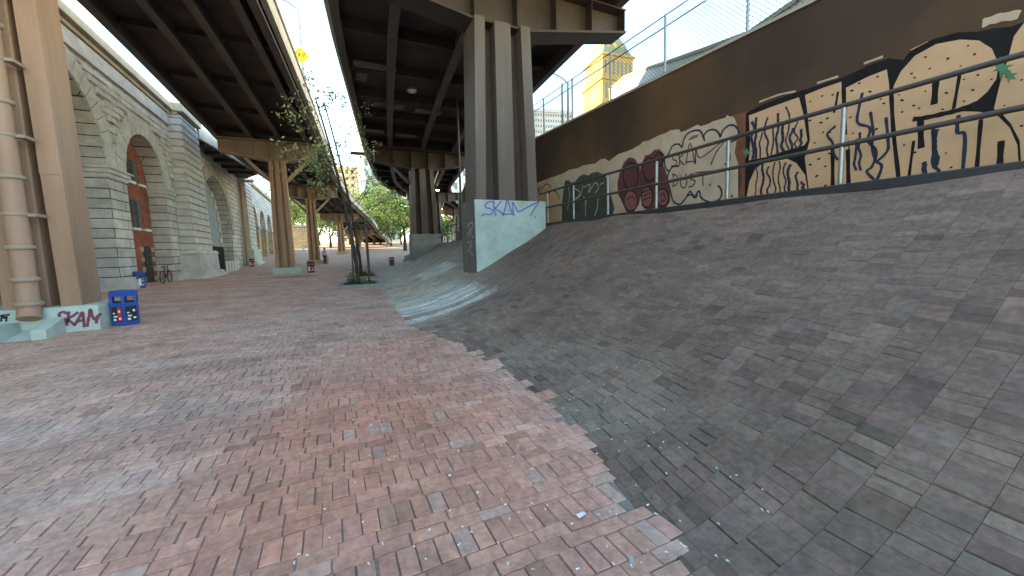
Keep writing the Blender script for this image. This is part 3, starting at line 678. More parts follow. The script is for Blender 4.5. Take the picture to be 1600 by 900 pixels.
# --- right viaduct
rv = empty('steel_viaduct', (5, 12, 0), 0, 'dark brown elevated road on the right carried on steel columns rising from the brick slope', 'viaduct')
nodrop = lambda y: 0
deck(rv, RXL, RXR, 6, 98, 10.05, 10.85, 11.1, nodrop, [(.015, .3), (.22, .38), (.5, .38), (.78, .38), (.985, .3)], 3.3, (MT['steel'], MT['soffit'], MT['steel_dark']), True, True, 10.35)
PIERS = [(5.2, 11.85, 3.15), (7.3, 33.4, 3.12), (13.6, 55, 2.9), (23, 74, 3)]
plinths = []
for i, (cx, cy, zp) in enumerate(PIERS):
    c = column(rv, 'column', cx, cy, zp, 8.55, 2.15, 1.85, MT['steel'], MT['steel'], MT['steel_dark'], 1.05, .33, .29)
    cb = capbeam(rv, cx-3.75, cx+4.9, cx-.95, cx+.95, cy, 10.04, 9.0, 9.3, 8.55, MT['steel_dark'], MT['steel_dark'])
    if i < 2:
        y0, y1 = cy-.66, cy+.66; x0, x1 = cx-1.18, cx+1.3
        mb = MB(); mb.box(x0, x1, y0, y1, emb_at(x0, cy)-.8, zp-.0); q = mb.build('plinth', MT['conc_blue'] if i == 0 else MT['conc_grey'], rv); plinths.append(q)
        mb = MB(); mb.box(x0-.012, x0-.002, y0-.004, y1+.004, emb_at(x0, cy)-.8, zp+.006); mb.build('side_face', MT['conc_dark'] if i == 0 else MT['conc_grey'], q)  # near pier: left side slab darker than the front
    else:
        mb = MB(); mb.cbox((cx, cy, G(cy)-.2), 2.6, 1.5, zp-G(cy)+.2); mb.build('plinth', MT['conc_grey'], rv)
    for s in (-1, 1):
        if i > 0:
            mb = MB(); mb.beam((cx+s*.9, cy, 7.3), (cx+s*2.6, cy+3.2, 10.1), .24, .24); mb.build('knee_brace', MT['steel'], rv)
            mb = MB(); mb.beam((cx+s*3, cy+.3, 9.0), (cx+s*2.2, cy+3.3, 10.1), .22, .22); mb.build('knee_brace', MT['steel'], rv)
for (x, y, w, l) in ((2.4, 19.6, 1.9, .5), (1.9, 21.0, .5, .8), (3.6, 24.4, 1.7, .6), (6.0, 24.6, 1.6, .6), (3.2, 29.6, 1.5, .6), (5.6, 30, 1.5, .6), (2.6, 36.5, 1.2, 1.0), (4.5, 37.5, 1.6, 1.2)):
    mb = MB(); mb.box(x-w/2, x+w/2, y-l/2, y+l/2, 10.2, 10.26); mb.build('pale_panel', MT['pale'], rv)
def onQ(x, y): return hit(560+x/3.75, 220+y/3.75, (0, 1, 0), 11.85-.66)
mb = MB()
for p in ([(800, 368), (778, 356), (750, 366), (742, 388), (770, 398), (790, 412), (775, 432), (740, 430), (718, 442)],
          [(790, 350), (795, 395), (806, 440)], [(836, 352), (812, 385), (800, 396), (830, 415), (848, 438)],
          [(845, 440), (860, 395), (872, 348), (890, 395), (905, 436)], [(846, 432), (905, 428)],
          [(912, 440), (905, 400), (903, 360), (920, 390), (938, 415), (980, 395), (1055, 358), (1030, 400), (1008, 440)]):
    stroke(mb, p, .045, nn, onQ, .004)
patch(mb, [(1033, 440), (1041, 440), (1042, 449), (1034, 450)], nn, onQ, .004)
mb.build('graffiti_tag', MT['purple'], plinths[0])
def onQs(x, y): return hit(560+x/3.75, 220+y/3.75, (1, 0, 0), 5.2-1.192)
mb = MB()
for p in ([(640, 500), (655, 480), (672, 490), (660, 520), (640, 545)], [(650, 480), (652, 560)], [(668, 500), (664, 550), (676, 570)], [(640, 600), (665, 590), (655, 640), (670, 670)], [(660, 600), (645, 650)]):
    stroke(mb, p, .03, (-1, 0, 0), onQs, .004)
mb.build('graffiti_tag', MT['chalk'], plinths[0])
# lamps under the right viaduct
def under_lamp(x, y, lit, lab):
    o = empty('ceiling_lamp', (x, y, 9.6 if lit else 10.0), 0, lab, 'lamp', 'sodium lamps under the far right viaduct' if lit else None)
    b = LB(); b.tube([(0, 0, .75), (0, 0, .3)], .03, 8); b.lathe((0, 0, .1), [(.10, .22), (.26, .1), (.28, 0)], 14); b.build('housing', MT['galv'] if not lit else MT['steel_dark'], o)
    b = LB(); b.lathe((0, 0, -.02), [(.05, 0), (.2, .05), (.24, .118)], 14); b.build('lens', MT['lampglow'] if lit else MT['conc'], o)
    return o
under_lamp(4.4, 21.4, False, 'unlit round pale lamp under the near span of the right viaduct')
for k, (x, y, w) in enumerate(((13.2, 51, 'nearest and largest'), (17.3, 66, 'second nearest'), (19.6, 73.5, 'third nearest'), (22.7, 84.5, 'farthest and smallest'))):
    under_lamp(x, y, True, 'lit amber lamp under the far right viaduct, %s of the four' % w)
pp = empty('utility_pole', (7.15, 22.3, emb_at(7.15, 22.3)), 0, 'thin dark standing pipe on the slope crest between the two right columns', 'pole')
mb = MB(); mb.tube([(7.15, 22.3, 2.2), (7.15, 22.3, 10.4)], .07, 8); mb.build('shaft', MT['rail'], pp)
mb = MB(); mb.box(6.9, 7.4, 22.1, 22.6, 2.2, 2.75); mb.build('foot', MT['rail'], pp)

# ---------------------------------------------------------------- retaining wall with graffiti
rw_ = empty('retaining_wall', (7, 4, 2), 0, 'dark brown retaining wall above the brick slope covered with peach and black graffiti', 'wall')
def wtop(y): return 5.03+.057*y
wy = list(np.arange(-10, 15.01, 1.25))
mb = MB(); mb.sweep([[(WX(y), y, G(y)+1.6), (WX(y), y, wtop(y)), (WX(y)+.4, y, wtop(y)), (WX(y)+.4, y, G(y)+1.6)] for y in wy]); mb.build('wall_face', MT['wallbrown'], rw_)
mb = MB(); mb.sweep([[(WX(y)-.03, y, wtop(y)+.003), (WX(y)-.03, y, wtop(y)+.06), (WX(y)+.45, y, wtop(y)+.06), (WX(y)+.45, y, wtop(y)+.003)] for y in wy]); mb.build('coping', MT['cornice'], rw_)
wn_ = Vector((-1, .045, 0)).normalized()
def wp(px, py): return hit(px, py, (1, -.045, 0), 6.78)
def w8(x, y): return wp(820+x/3.81, 170+y/3.81)
def w1(x, y): return wp(1130+x/3, 20+y/3)
def ext(pts): return pts
mb = MB()
top = [(20, 462), (100, 430), (150, 412), (200, 395), (228, 384), (240, 378), (262, 364), (320, 352), (350, 336), (420, 326), (452, 300), (478, 296), (500, 312), (560, 268), (600, 256), (640, 240), (690, 212), (700, 196), (740, 188), (800, 158), (846, 142), (866, 128), (920, 122), (928, 140), (958, 130), (1030, 94), (1046, 104), (1088, 92), (1120, 75), (1198, 52), (1204, 38), (1225, 48), (1252, 38), (1270, 60)]
for i in range(len(top)-1):
    a, b = top[i], top[i+1]
    g0, g1 = 700-.121*a[0]+30, 700-.121*b[0]+30
    patch(mb, [(a[0], g0), (b[0], g1), b, a], wn_, w8, .003)
mb.build('buff_paint_band', MT['buff'], rw_)
mb = MB(); patch(mb, [(1235, 40), (1320, 15), (1420, 5), (1420, 560), (1262, 575), (1292, 400), (1250, 260), (1272, 120), (1252, 60)], wn_, w8, .0045); mb.build('rust_paint_band', MT['rust'], rw_)
# peach arches and the dark olive piece at the far end
mb = MB(); patch(mb, [(45, 720), (45, 500), (65, 462), (90, 452), (110, 462), (140, 448), (170, 480), (205, 520), (222, 590), (222, 700)], wn_, w8, .0045); mb.build('peach_letters', MT['peach'], rw_)
mb = MB()
for p in ([(45, 470), (60, 455), (80, 480), (98, 510)], [(95, 490), (118, 455), (140, 448), (155, 470)], [(135, 520), (160, 490), (190, 498), (210, 540)], [(60, 560), (80, 490), (100, 460)]): stroke(mb, p, .035, wn_, w8, .0065)
mb.build('black_outlines', MT['black'], rw_)
mb = MB(); patch(mb, [(220, 700), (222, 560), (232, 470), (240, 428), (262, 424), (275, 440), (300, 436), (325, 402), (350, 390), (380, 396), (400, 380), (435, 375), (470, 392), (490, 420), (500, 470), (520, 540), (534, 590), (525, 625), (500, 660)], wn_, w8, .0048); mb.build('olive_letters', MT['olive'], rw_)
mb = MB()
for p in ([(258, 450), (268, 520), (255, 600)], [(290, 470), (330, 500), (300, 540), (335, 510), (345, 455)], [(350, 470), (390, 450), (380, 500), (420, 440), (440, 470), (420, 500)], [(350, 520), (362, 560), (362, 640)], [(375, 530), (360, 575)], [(440, 520), (430, 600), (415, 640)], [(450, 450), (470, 440)]): stroke(mb, p, .03, wn_, w8, .0068)
mb.build('pale_strokes', MT['buff'], rw_)
mb = MB()
patch(mb, [(555, 505), (552, 440), (566, 380), (590, 320), (622, 288), (655, 296), (685, 345), (694, 420), (694, 500), (680, 570), (648, 616), (606, 616), (582, 560)], wn_, w8, .0048)
patch(mb, [(690, 520), (686, 420), (690, 340), (718, 278), (746, 270), (772, 244), (802, 240), (832, 272), (826, 338), (848, 392), (866, 470), (866, 550), (836, 596), (800, 600), (775, 590), (730, 608), (700, 580)], wn_, w8, .0049)
mb.build('maroon_letters', MT['maroon'], rw_)
mb = MB()
for cx, cy, rx, ry in ((632, 548, 40, 60), (728, 525, 34, 62), (822, 528, 34, 52)):
    patch(mb, [(cx+rx*math.cos(a), cy+ry*math.sin(a)) for a in np.linspace(0, 2*math.pi, 18)[:-1]], wn_, w8, .0066)
mb.build('rose_ovals', MT['rose'], rw_)
mb = MB()
for cx, cy, rx, ry in ((632, 548, 40, 60), (728, 525, 34, 62), (822, 528, 34, 52), (632, 400, 45, 80), (745, 360, 40, 70), (800, 300, 24, 40)):
    stroke(mb, [(cx+rx*math.cos(a), cy+ry*math.sin(a)) for a in np.linspace(0, 2*math.pi, 11)], .028, wn_, w8, .0084)
for p in ([(700, 500), (750, 480)], [(705, 520), (750, 500)], [(705, 545), (755, 525)], [(610, 540), (640, 520), (655, 545)], [(805, 520), (830, 505), (838, 540), (815, 550)]): stroke(mb, p, .02, wn_, w8, .0084)
mb.build('black_outlines', MT['black'], rw_)
# bubble throw-up: letters in outline
mb = MB()
for p in ([(832, 300), (860, 262), (880, 222), (915, 210), (938, 228), (945, 190), (968, 150), (1010, 130), (1045, 132), (1062, 165), (1072, 190), (1066, 160), (1090, 132), (1125, 124), (1152, 140), (1166, 170)], [(1166, 170), (1180, 130), (1220, 98), (1258, 106), (1276, 145), (1262, 180), (1215, 200)],
          [(832, 300), (838, 350), (862, 370), (880, 345), (920, 340)], [(862, 370), (850, 420), (868, 490), (885, 550), (925, 568), (960, 530), (985, 492), (1010, 520), (1038, 488), (1052, 530), (1100, 555), (1150, 545), (1172, 515), (1170, 480), (1150, 455)],
          [(1215, 205), (1205, 240), (1222, 275), (1215, 320), (1190, 330)], [(1200, 380), (1212, 440), (1195, 500)], [(965, 520), (990, 512), (1015, 530), (1030, 510)]): stroke(mb, p, .038, wn_, w8, .0066)
mb.build('bubble_outline', MT['navy'], rw_)
mb = MB()
for p in ([(915, 275), (890, 278), (882, 300), (905, 312), (898, 336), (872, 340)], [(918, 262), (925, 335)], [(945, 270), (922, 298), (950, 335)], [(960, 335), (985, 205), (1015, 330)], [(958, 318), (1018, 312)], [(1018, 330), (1020, 230), (1046, 292), (1185, 190), (1140, 260), (1108, 335)],
          [(885, 385), (885, 465)], [(878, 390), (905, 400), (908, 445), (880, 465)], [(925, 390), (930, 455), (948, 470), (965, 445), (960, 385)], [(1010, 385), (982, 395), (985, 415), (1015, 430), (1000, 458), (975, 465)], [(1015, 380), (1180, 365)], [(1060, 378), (1062, 460)]): stroke(mb, p, .028, wn_, w8, .0066)
for cx, cy in ((1104, 452), (1212, 482), (1235, 520)): patch(mb, [(cx-5, cy-8), (cx+5, cy-6), (cx+4, cy+10), (cx-5, cy+6)], wn_, w8, .0066)
mb.build('handwritten_tag', MT['maroon'], rw_)
mb = MB(); patch(mb, [(970, 185), (1000, 160), (1040, 150), (1030, 168), (990, 185)], wn_, w8, .0056); mb.build('rose_smudge', MT['rose'], rw_)
# the big piece
mb = MB(); patch(mb, [(108, 470), (200, 424), (365, 366), (440, 342), (555, 306), (600, 286), (700, 240), (780, 212), (845, 222), (880, 178), (980, 126), (1100, 92), (1200, 88), (1270, 72), (1350, 66), (1410, 42), (1500, 5), (1560, -20), (1560, 760), (1410, 780), (800, 860), (420, 915), (100, 950)], wn_, w1, .0062); mb.build('letter_shadow', MT['black'], rw_)
mb = MB()
patch(mb, [(122, 482), (240, 437), (356, 396), (376, 470), (396, 598), (380, 622), (285, 648), (205, 676), (122, 692), (128, 600)], wn_, w1, .0082)
patch(mb, [(150, 735), (190, 702), (240, 688), (300, 684), (345, 705), (385, 760), (412, 920), (108, 960), (112, 860), (125, 790)], wn_, w1, .0082)
patch(mb, [(385, 386), (470, 352), (555, 323), (560, 450), (566, 570), (584, 572), (588, 640), (578, 642), (577, 890), (414, 915), (384, 680), (396, 640), (408, 596), (398, 480)], wn_, w1, .0082)
patch(mb, [(577, 352), (680, 300), (768, 266), (778, 330), (790, 500), (818, 860), (598, 890), (596, 640), (584, 572), (576, 450)], wn_, w1, .0084)
patch(mb, [(800, 345), (835, 275), (900, 202), (1000, 147), (1110, 126), (1200, 130), (1260, 168), (1292, 240), (1282, 310), (1240, 370), (1180, 422), (1110, 462), (1200, 464), (1290, 485), (1345, 540), (1380, 620), (1392, 790), (832, 860), (815, 650), (802, 500)], wn_, w1, .0082)
patch(mb, [(1270, 450), (1300, 330), (1335, 220), (1365, 110), (1410, 50), (1490, 20), (1560, 0), (1560, 750), (1402, 785), (1392, 600), (1350, 520), (1310, 475)], wn_, w1, .0084)
mb.build('letter_fill', MT['peach'], rw_)
mb = MB()
stroke(mb, [(890, 500), (960, 490), (1050, 470), (1110, 455), (1190, 425)], .055, wn_, w1, .0102)
patch(mb, [(1110, 462), (1180, 428), (1240, 378), (1285, 318), (1296, 330), (1280, 400), (1268, 452), (1200, 462)], wn_, w1, .0102)
for p, w in (([(926, 500), (930, 635)], .06), ([(1000, 310), (990, 430)], .06), ([(1112, 280), (1082, 450)], .03), ([(586, 640), (590, 810)], .05), ([(566, 340), (572, 560)], .05), ([(790, 380), (800, 560), (825, 780)], .045),
             ([(1210, 500), (1190, 735)], .035), ([(1305, 600), (1298, 720)], .05), ([(895, 600), (872, 770)], .03), ([(540, 370), (530, 430), (520, 470)], .03), ([(515, 640), (515, 815)], .05)): stroke(mb, p, w, wn_, w1, .0102)
rd = random.Random(4)
for x, y in [(465, 390), (515, 385), (410, 415), (460, 515), (490, 495), (408, 505), (470, 560), (430, 610), (500, 560), (450, 685), (480, 720), (410, 712), (440, 765), (500, 660), (480, 810), (640, 330), (690, 370), (725, 300), (605, 365), (600, 430), (690, 410), (755, 425), (598, 490), (720, 545), (610, 565), (740, 405),
             (950, 208), (1055, 215), (970, 262), (885, 285), (900, 305), (1150, 155), (1180, 195), (1115, 250), (1195, 292), (1260, 312), (1130, 312), (950, 368), (1048, 376), (1172, 362), (825, 385), (840, 410), (1130, 415), (895, 435), (920, 448), (840, 465), (1030, 452), (1400, 315), (1320, 435), (1400, 530), (850, 620), (900, 655), (945, 700), (1045, 658), (1070, 725), (880, 720)]:
    a = rd.uniform(6, 10); b = a*.5; t = rd.uniform(-.6, .1)
    patch(mb, [(x+a*math.cos(k)*math.cos(t)-b*math.sin(k)*math.sin(t), y+a*math.cos(k)*math.sin(t)+b*math.sin(k)*math.cos(t)) for k in np.linspace(0, 2*math.pi, 8)[:-1]], wn_, w1, .0102)
mb.build('black_strokes', MT['black'], rw_)
mb = MB()
for x0, ya, yb in [(140, 510, 690), (158, 490, 690), (180, 560, 690), (205, 490, 680), (232, 520, 670), (252, 470, 665), (278, 520, 650), (303, 440, 640), (322, 540, 640), (345, 510, 640), (362, 545, 630), (155, 720, 870), (185, 705, 865), (215, 720, 860), (240, 700, 860), (262, 695, 855), (290, 700, 850), (312, 710, 850), (350, 745, 845), (375, 790, 835), (640, 560, 740), (622, 590, 740), (1000, 545, 720), (945, 700, 780)]:
    stroke(mb, [(x0+rd.uniform(-9, 9), lerp(ya, yb, t)) for t in np.linspace(0, 1, 6)], rd.uniform(.022, .05), wn_, w1, .0115)
for p in ([(655, 375), (640, 440), (632, 515), (690, 540), (680, 600), (720, 650), (700, 720), (675, 745), (712, 785)], [(692, 465), (705, 560), (700, 620), (715, 690), (745, 720), (720, 790)], [(765, 490), (775, 600), (770, 650), (720, 700)], [(1105, 480), (1100, 560), (1135, 575), (1125, 740)], [(985, 545), (990, 640), (985, 710), (1012, 740), (1005, 770)], [(530, 530), (490, 570), (515, 610), (520, 660), (540, 690)]): stroke(mb, p, .035, wn_, w1, .0115)
mb.build('navy_drips', MT['navy'], rw_)
mb = MB()
for cx, cy, r in ((1310, 260, 62), (1345, 295, 42), (112, 655, 32)):
    pts = [(cx+r*q_*math.cos(k*math.pi/9+.3), cy+r*q_*math.sin(k*math.pi/9+.3)*.75) for k, q_ in enumerate((.5, .9, .45, .4, 1.2, .5, .35, .8, .4, .5, 1.1, .45, .6, .9, .4, .45, 1.0, .4))]; patch(mb, pts, wn_, w1, .013 if r > 50 else .0145)
mb.build('green_splats', MT['green'], rw_)
mb = MB(); 
for p in ([(1215, 50), (1290, 25), (1390, 8)], [(170, 418), (260, 385), (340, 368)], [(440, 330), (540, 298)], [(660, 238), (750, 205)], [(880, 178), (960, 140)]): stroke(mb, p, .09 if p[0][0] > 1000 else .03, wn_, w1, .0045)
mb.build('ochre_overspray', MT['buff'], rw_)

# railing along the crest
rl = empty('railing', (6.5, 6, 2.3), 0, 'dark two bar railing with grey posts on the near slope crest before the graffiti', 'railing')
def cr(y): return I(y, CREST)
def cz(y): return G(y)+I(y, CRH)
yy = list(np.arange(-6, 12.6, .75))
for z, nm in ((1.07, 'top_rail'), (.56, 'middle_rail')):
    mb = MB(); mb.tube([(cr(y), y, cz(y)+z) for y in yy], .032, 8); mb.build(nm, MT['rail'], rl)
mb = MB(); mb.sweep([[(cr(y)-.08, y, cz(y)-.1), (cr(y)+.1, y, cz(y)-.1), (cr(y)+.1, y, cz(y)+.035), (cr(y)-.08, y, cz(y)+.035)] for y in yy]); mb.build('kerb', MT['blackp'], rl)
for y in np.arange(2.93-1.7*4, 12.5, 1.7):
    mb = MB(); mb.tube([(cr(y)+.01, y, cz(y)+.05), (cr(y)+.01, y, cz(y)+1.05)], .03, 8); mb.build('post', MT['galv'], rl)
r2 = empty('railing', (7.6, 25, 2.3), 0, 'far dark pipe railing on the slope crest between the two right viaduct columns', 'railing')
y2 = list(np.arange(14, 48, 1.0))
for z, nm in ((1.07, 'top_rail'), (.56, 'middle_rail')):
    mb = MB(); mb.tube([(cr(y), y, cz(y)+z) for y in y2], .035, 8); mb.build(nm, MT['rail'], r2)
for y in np.arange(14.5, 48, 1.7):
    mb = MB(); mb.tube([(cr(y), y, cz(y)), (cr(y), y, cz(y)+1.05)], .035, 6); mb.build('post', MT['rail'], r2)

# chain link fence on the wall
cf = empty('chain_link_fence', (7.1, 5, 5), 0, 'chain link fence on steel posts along the top of the brown graffiti wall', 'fence')
mb = MB()
for y in np.arange(-3.2, 15, 2.03):
    p = MB(); p.tube([(WX(y)+.2, y, wtop(y)+.05), (WX(y)+.2, y, wtop(y)+1.45)], .028, 8); p.build('post', MT['galv'], cf)
y3 = list(np.arange(-4, 15, 1.0))
for z in (.12, 1.18, 1.43):
    p = MB(); p.tube([(WX(y)+.2, y, wtop(y)+z) for y in y3], .014, 6); p.build('rail_wire', MT['wire'], cf)
mw = MB(); y = -6.0
while y < 15:
    for s in (1, -1):
        a, b = (y, y+1.32) if s > 0 else (y+1.32, y)
        def cl(q): return min(max(q, -4), 15)
        pa, pb = cl(a), cl(b)
        if abs(pa-pb) > .05:
            za = .1+1.32*(pa-a)/(b-a); zb = .1+1.32*(pb-a)/(b-a)
            mw.tube([(WX(pa)+.2+.004*s, pa, wtop(pa)+za), (WX(pb)+.2+.004*s, pb, wtop(pb)+zb)], 0.0055, 3, False)
    y += .095
mw.build('wire_mesh', MT['wire'], cf)
# curved ramp parapet behind the fence
cp = empty('ramp_parapet', (12, 20, 5), 0, 'pale curved concrete road parapet seen through the chain link fence', 'parapet')
pts = [hit(x, y, (1, 0, 0), X) for x, y, X in ((1300, -40, 10.5), (1240, 8, 11), (1170, 55, 11.8), (1100, 80, 12.8), (1040, 100, 14), (1000, 112, 15.5), (975, 122, 17), (952, 142, 19))]
mb = MB(); mb.sweep([[(p.x, p.y, 2), (p.x+.4, p.y, 2), (p.x+.4, p.y, p.z), (p.x, p.y, p.z)] for p in pts]); mb.build('wall_face', MT['parapet'], cp)
mb = MB(); mb.sweep([[(p.x-.06, p.y, p.z+.003), (p.x+.46, p.y, p.z+.003), (p.x+.46, p.y, p.z+.12), (p.x-.06, p.y, p.z+.12)] for p in pts]); mb.build('coping', MT['cornice'], cp)
# brown curved ramp further along
cr2 = empty('curved_ramp', (12, 35, 4), 0, 'brown curved ramp wall beyond the near right column under the viaduct', 'ramp')
Rp = [(9.6, 26, 7.2), (10.2, 30, 7.0), (11.2, 35, 6.6), (12.8, 41, 6.1), (15.5, 48, 5.6), (19, 56, 5.2), (24, 64, 5)]
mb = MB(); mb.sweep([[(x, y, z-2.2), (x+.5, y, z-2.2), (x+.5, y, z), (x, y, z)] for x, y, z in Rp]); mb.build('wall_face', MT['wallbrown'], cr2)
mb = MB(); mb.sweep([[(x-.05, y, z+.002), (x+.55, y, z+.002), (x+.55, y, z+.12), (x-.05, y, z+.12)] for x, y, z in Rp]); mb.build('coping', MT['conc_grey'], cr2)
mb = MB(); mb.sweep([[(x+.5, y, z-2.2), (x+8, y, z-2.2), (x+8, y, z-1.7), (x+.5, y, z-1.7)] for x, y, z in Rp]); mb.build('deck', MT['soffit'], cr2)

# ---------------------------------------------------------------- street furniture
def street_lamp(name, base, h, arm, rz, lab, sign=False):
    o = empty(name, base, rz, lab, 'street lamp')
    b = LB(); b.tube([(0, 0, 0), (0, 0, h*.5), (0, 0, h)], [.11, .085, .06], 10); b.build('pole', MT['galv'], o)
    b = LB(); b.tube([(0, 0, h), (-arm*.3, 0, h+.35*arm*.5), (-arm*.65, 0, h+.55*arm*.5), (-arm, 0, h+.6*arm*.5)], .045, 8); b.build('arm', MT['galv'], o)
    b = LB(); b.hexa([(-arm-.7, -.13, h+.28*arm), (-arm, -.16, h+.28*arm), (-arm, .16, h+.28*arm), (-arm-.7, .13, h+.28*arm), (-arm-.65, -.08, h+.28*arm+.13), (-arm, -.09, h+.28*arm+.16), (-arm, .09, h+.28*arm+.16), (-arm-.65, .08, h+.28*arm+.13)]); b.build('lamp_head', MT['galv'], o)
    return o
# on the left road
q = hit(474, 122, (0, 0, 1), 11.4); lh = hit(467, 15, (0, 1, 0), q.y)
l1 = street_lamp('street_lamp', (q.x, q.y, 10.6), lh.z-10.6, 1.6, 0, 'tall grey street lamp rising from the left elevated road above a yellow diamond sign')
q2 = hit(470, 86, (0, 1, 0), q.y-.12)
sg = empty('road_sign', q2, 0, 'yellow diamond clearance sign reading 12-7 mounted on the left street lamp', 'sign')
sgw = .45
b = LB(); b.sweep([[(sgw, y, 0), (0, y, sgw), (-sgw, y, 0), (0, y, -sgw)] for y in (0, .02)]); b.build('plate', MT['yellow'], sg)
b = LB()
def seg(pts, w=.035):
    for (a, c), (d, e) in zip(pts, pts[1:]): b.beam((a, -.004, c), (d, -.004, e), .006, w, (0, -1, 0)) if False else b.beam((a, -.004, c), (d, -.004, e), w, .006, (0, 1, 0))
seg([(-.23, -.08), (-.23, .08)]); seg([(-.14, .05), (-.10, .08), (-.05, .06), (-.05, .02), (-.14, -.08), (-.04, -.08)]); seg([(.0, 0), (.05, 0)]); seg([(.08, .08), (.18, .08), (.12, -.08)])
for s in (-1, 1):
    for t in (-1, 1): seg([(s*.31, 0), (0, t*.31)], .014)
b.build('lettering', MT['black'], sg)
q = hit(888, 185, (1, 0, 0), 13); lh = hit(888, 130, (0, 1, 0), q.y)
street_lamp('street_lamp', (q.x, q.y, 3.5), lh.z-3.5, 1.3, 0, 'grey street lamp with curved arm behind the chain link fence')
q = hit(879, 190, (1, 0, 0), 12.6); lh = hit(879, 130, (0, 1, 0), q.y)
gp_ = empty('metal_post', (q.x, q.y, 3.5), 0, 'plain grey metal post just left of the fenced street lamp', 'post'); b = LB(); b.tube([(0, 0, 0), (0, 0, lh.z-3.5)], .06, 8); b.build('shaft', MT['galv'], gp_)

def litter_bin(loc, rz, lab, m, post, sc=.8):
    o = empty('litter_bin', loc, rz, lab, 'bin'); o.scale = (sc, sc, sc)
    n = 6; R_ = .31
    def P(k, r, z): a = math.pi/3*k+math.pi/6; return (r*math.cos(a), r*math.sin(a), z)
    b = LB(); b.sweep([[P(k, R_-.02, 0) for k in range(n)], [P(k, R_-.02, .05) for k in range(n)], [P(k, R_, .05) for k in range(n)], [P(k, R_*1.02, .66) for k in range(n)]]); b.build('body', m, o)
    b = LB()
    for k in range(n): b.tube([P(k, R_-.03, .66), P(k, R_-.03, .92)], .04, 6)
    b.parts('corner_post', m, o)
    b = LB(); b.sweep([[P(k, R_*1.03, .84) for k in range(n)], [P(k, R_*1.04, .97) for k in range(n)], [P(k, R_*.9, 1.0) for k in range(n)]]); b.build('lid', m, o)
    b = LB(); b.lathe((0, 0, .3), [(.2, 0), (.2, .4)], 12); b.build('liner', MT['blackp'], o)
    for k, (m1, m2) in enumerate(post):
        a = math.pi/3*(k+4)  # faces turned to the path
        ca, sa = math.cos(a), math.sin(a); d = R_*math.cos(math.pi/6)+.012
        def Q(u, z, e=0): return (ca*(d+e)-sa*u, sa*(d+e)+ca*u, z)
        b = LB(); b.hexa([Q(-.12, .14), Q(.12, .14), Q(.12, .14, .006), Q(-.12, .14, .006), Q(-.12, .56), Q(.12, .56), Q(.12, .56, .006), Q(-.12, .56, .006)]); p = b.build('poster', m1, o)
        b = LB()
        for u0, u1, z0, z1 in ((.01, .11, .16, .54),): b.hexa([Q(u0, z0, .007), Q(u1, z0, .007), Q(u1, z0, .009), Q(u0, z0, .009), Q(u0, z1, .007), Q(u1, z1, .007), Q(u1, z1, .009), Q(u0, z1, .009)])
        b.build('print', m2, p)
        b = LB()
        for u0, u1, z0, z1 in ((-.10, -.03, .17, .23), (-.09, 0, .27, .31), (-.10, -.05, .36, .40), (.03, .09, .2, .25), (.03, .08, .4, .46)): b.hexa([Q(u0, z0, .010), Q(u1, z0, .010), Q(u1, z0, .012), Q(u0, z0, .012), Q(u0, z1, .010), Q(u1, z1, .010), Q(u1, z1, .012), Q(u0, z1, .012)])
        b.parts('white_print', MT['white'], p)
    return o
litter_bin((-4.35, 11.6, G(11.6)), .25, 'blue six sided litter bin with red and white posters beside the nearest left column', MT['blue'], [(MT['blackp'], MT['red']), (MT['blackp'], MT['glass'])])
litter_bin((-8.45, 24.2, G(24.2)), .1, 'blue litter bin standing before the brick filled arch', MT['blue'], [(MT['blackp'], MT['white']), (MT['white'], MT['blackp'])])
litter_bin((-8.0, 72.5, G(72.5)), 0, 'small distant blue litter bin among the warm-lit arches', MT['blue'], [(MT['white'], MT['blackp'])])
litter_bin((-1.45, 31.6, G(31.6)), .2, 'black and red litter bin beside the second tan column', MT['blackp'], [(MT['white'], MT['red']), (MT['red'], MT['red'])])
litter_bin((-7.55, 47.5, G(47.5)), .2, 'black and red litter bin at the foot of the arcade downpipe', MT['blackp'], [(MT['white'], MT['red']), (MT['red'], MT['red'])])
litter_bin((-.6, 47.6, G(47.6)), 0, 'grey litter bin next to the third tan column', MT['conc_grey'], [])
q = hit(630, 404, (0, 1, 0), 38); litter_bin((5.1, 38.0, G(38)), 0, 'dark litter bin on the paving near the second grey pier base', MT['conc_dark'], [])
for k in range(5):
    o = empty('bollard', (-7.6, 37.2+k*.95, G(37.5+k)), 0, 'white bollard before the black gate of the third arch, %s from the left' % ('first', 'second', 'third', 'fourth', 'fifth')[k], 'bollard', 'white bollards before the gated arch')
    b = LB(); b.tube([(0, 0, 0), (0, 0, .85)], .075, 10); b.build('shaft', MT['white'], o); b = LB(); b.lathe((0, 0, .85), [(.08, 0), (.08, .03), (.04, .07)], 10); b.build('cap', MT['white'], o)
# bicycle by the brick door
bk = empty('bicycle', (-8.35, 27.2, G(27)), 0, 'dark bicycle leaning by the small door of the brick filled arch', 'bicycle')
for yy_ in (-.5, .52):
    b = LB(); n = 20; b.tube([(0, yy_+.33*math.cos(2*math.pi*k/n), .34+.33*math.sin(2*math.pi*k/n)) for k in range(n+1)], .022, 6, False); w = b.build('wheel', MT['rubber'], bk)
    b = LB()
    for k in range(8): b.tube([(0, yy_, .34), (0, yy_+.32*math.cos(k*math.pi/4), .34+.32*math.sin(k*math.pi/4))], .004, 3, False)
    b.build('spokes', MT['galv'], w)
b = LB()
for p in ([(0, -.5, .34), (0, -.12, .78), (0, .38, .8), (0, .52, .34)], [(0, -.12, .86), (0, -.02, .3), (0, .38, .76)], [(0, -.5, .34), (0, -.02, .3)], [(0, .38, .76), (0, .34, .98)]): b.tube(p, .02, 6)
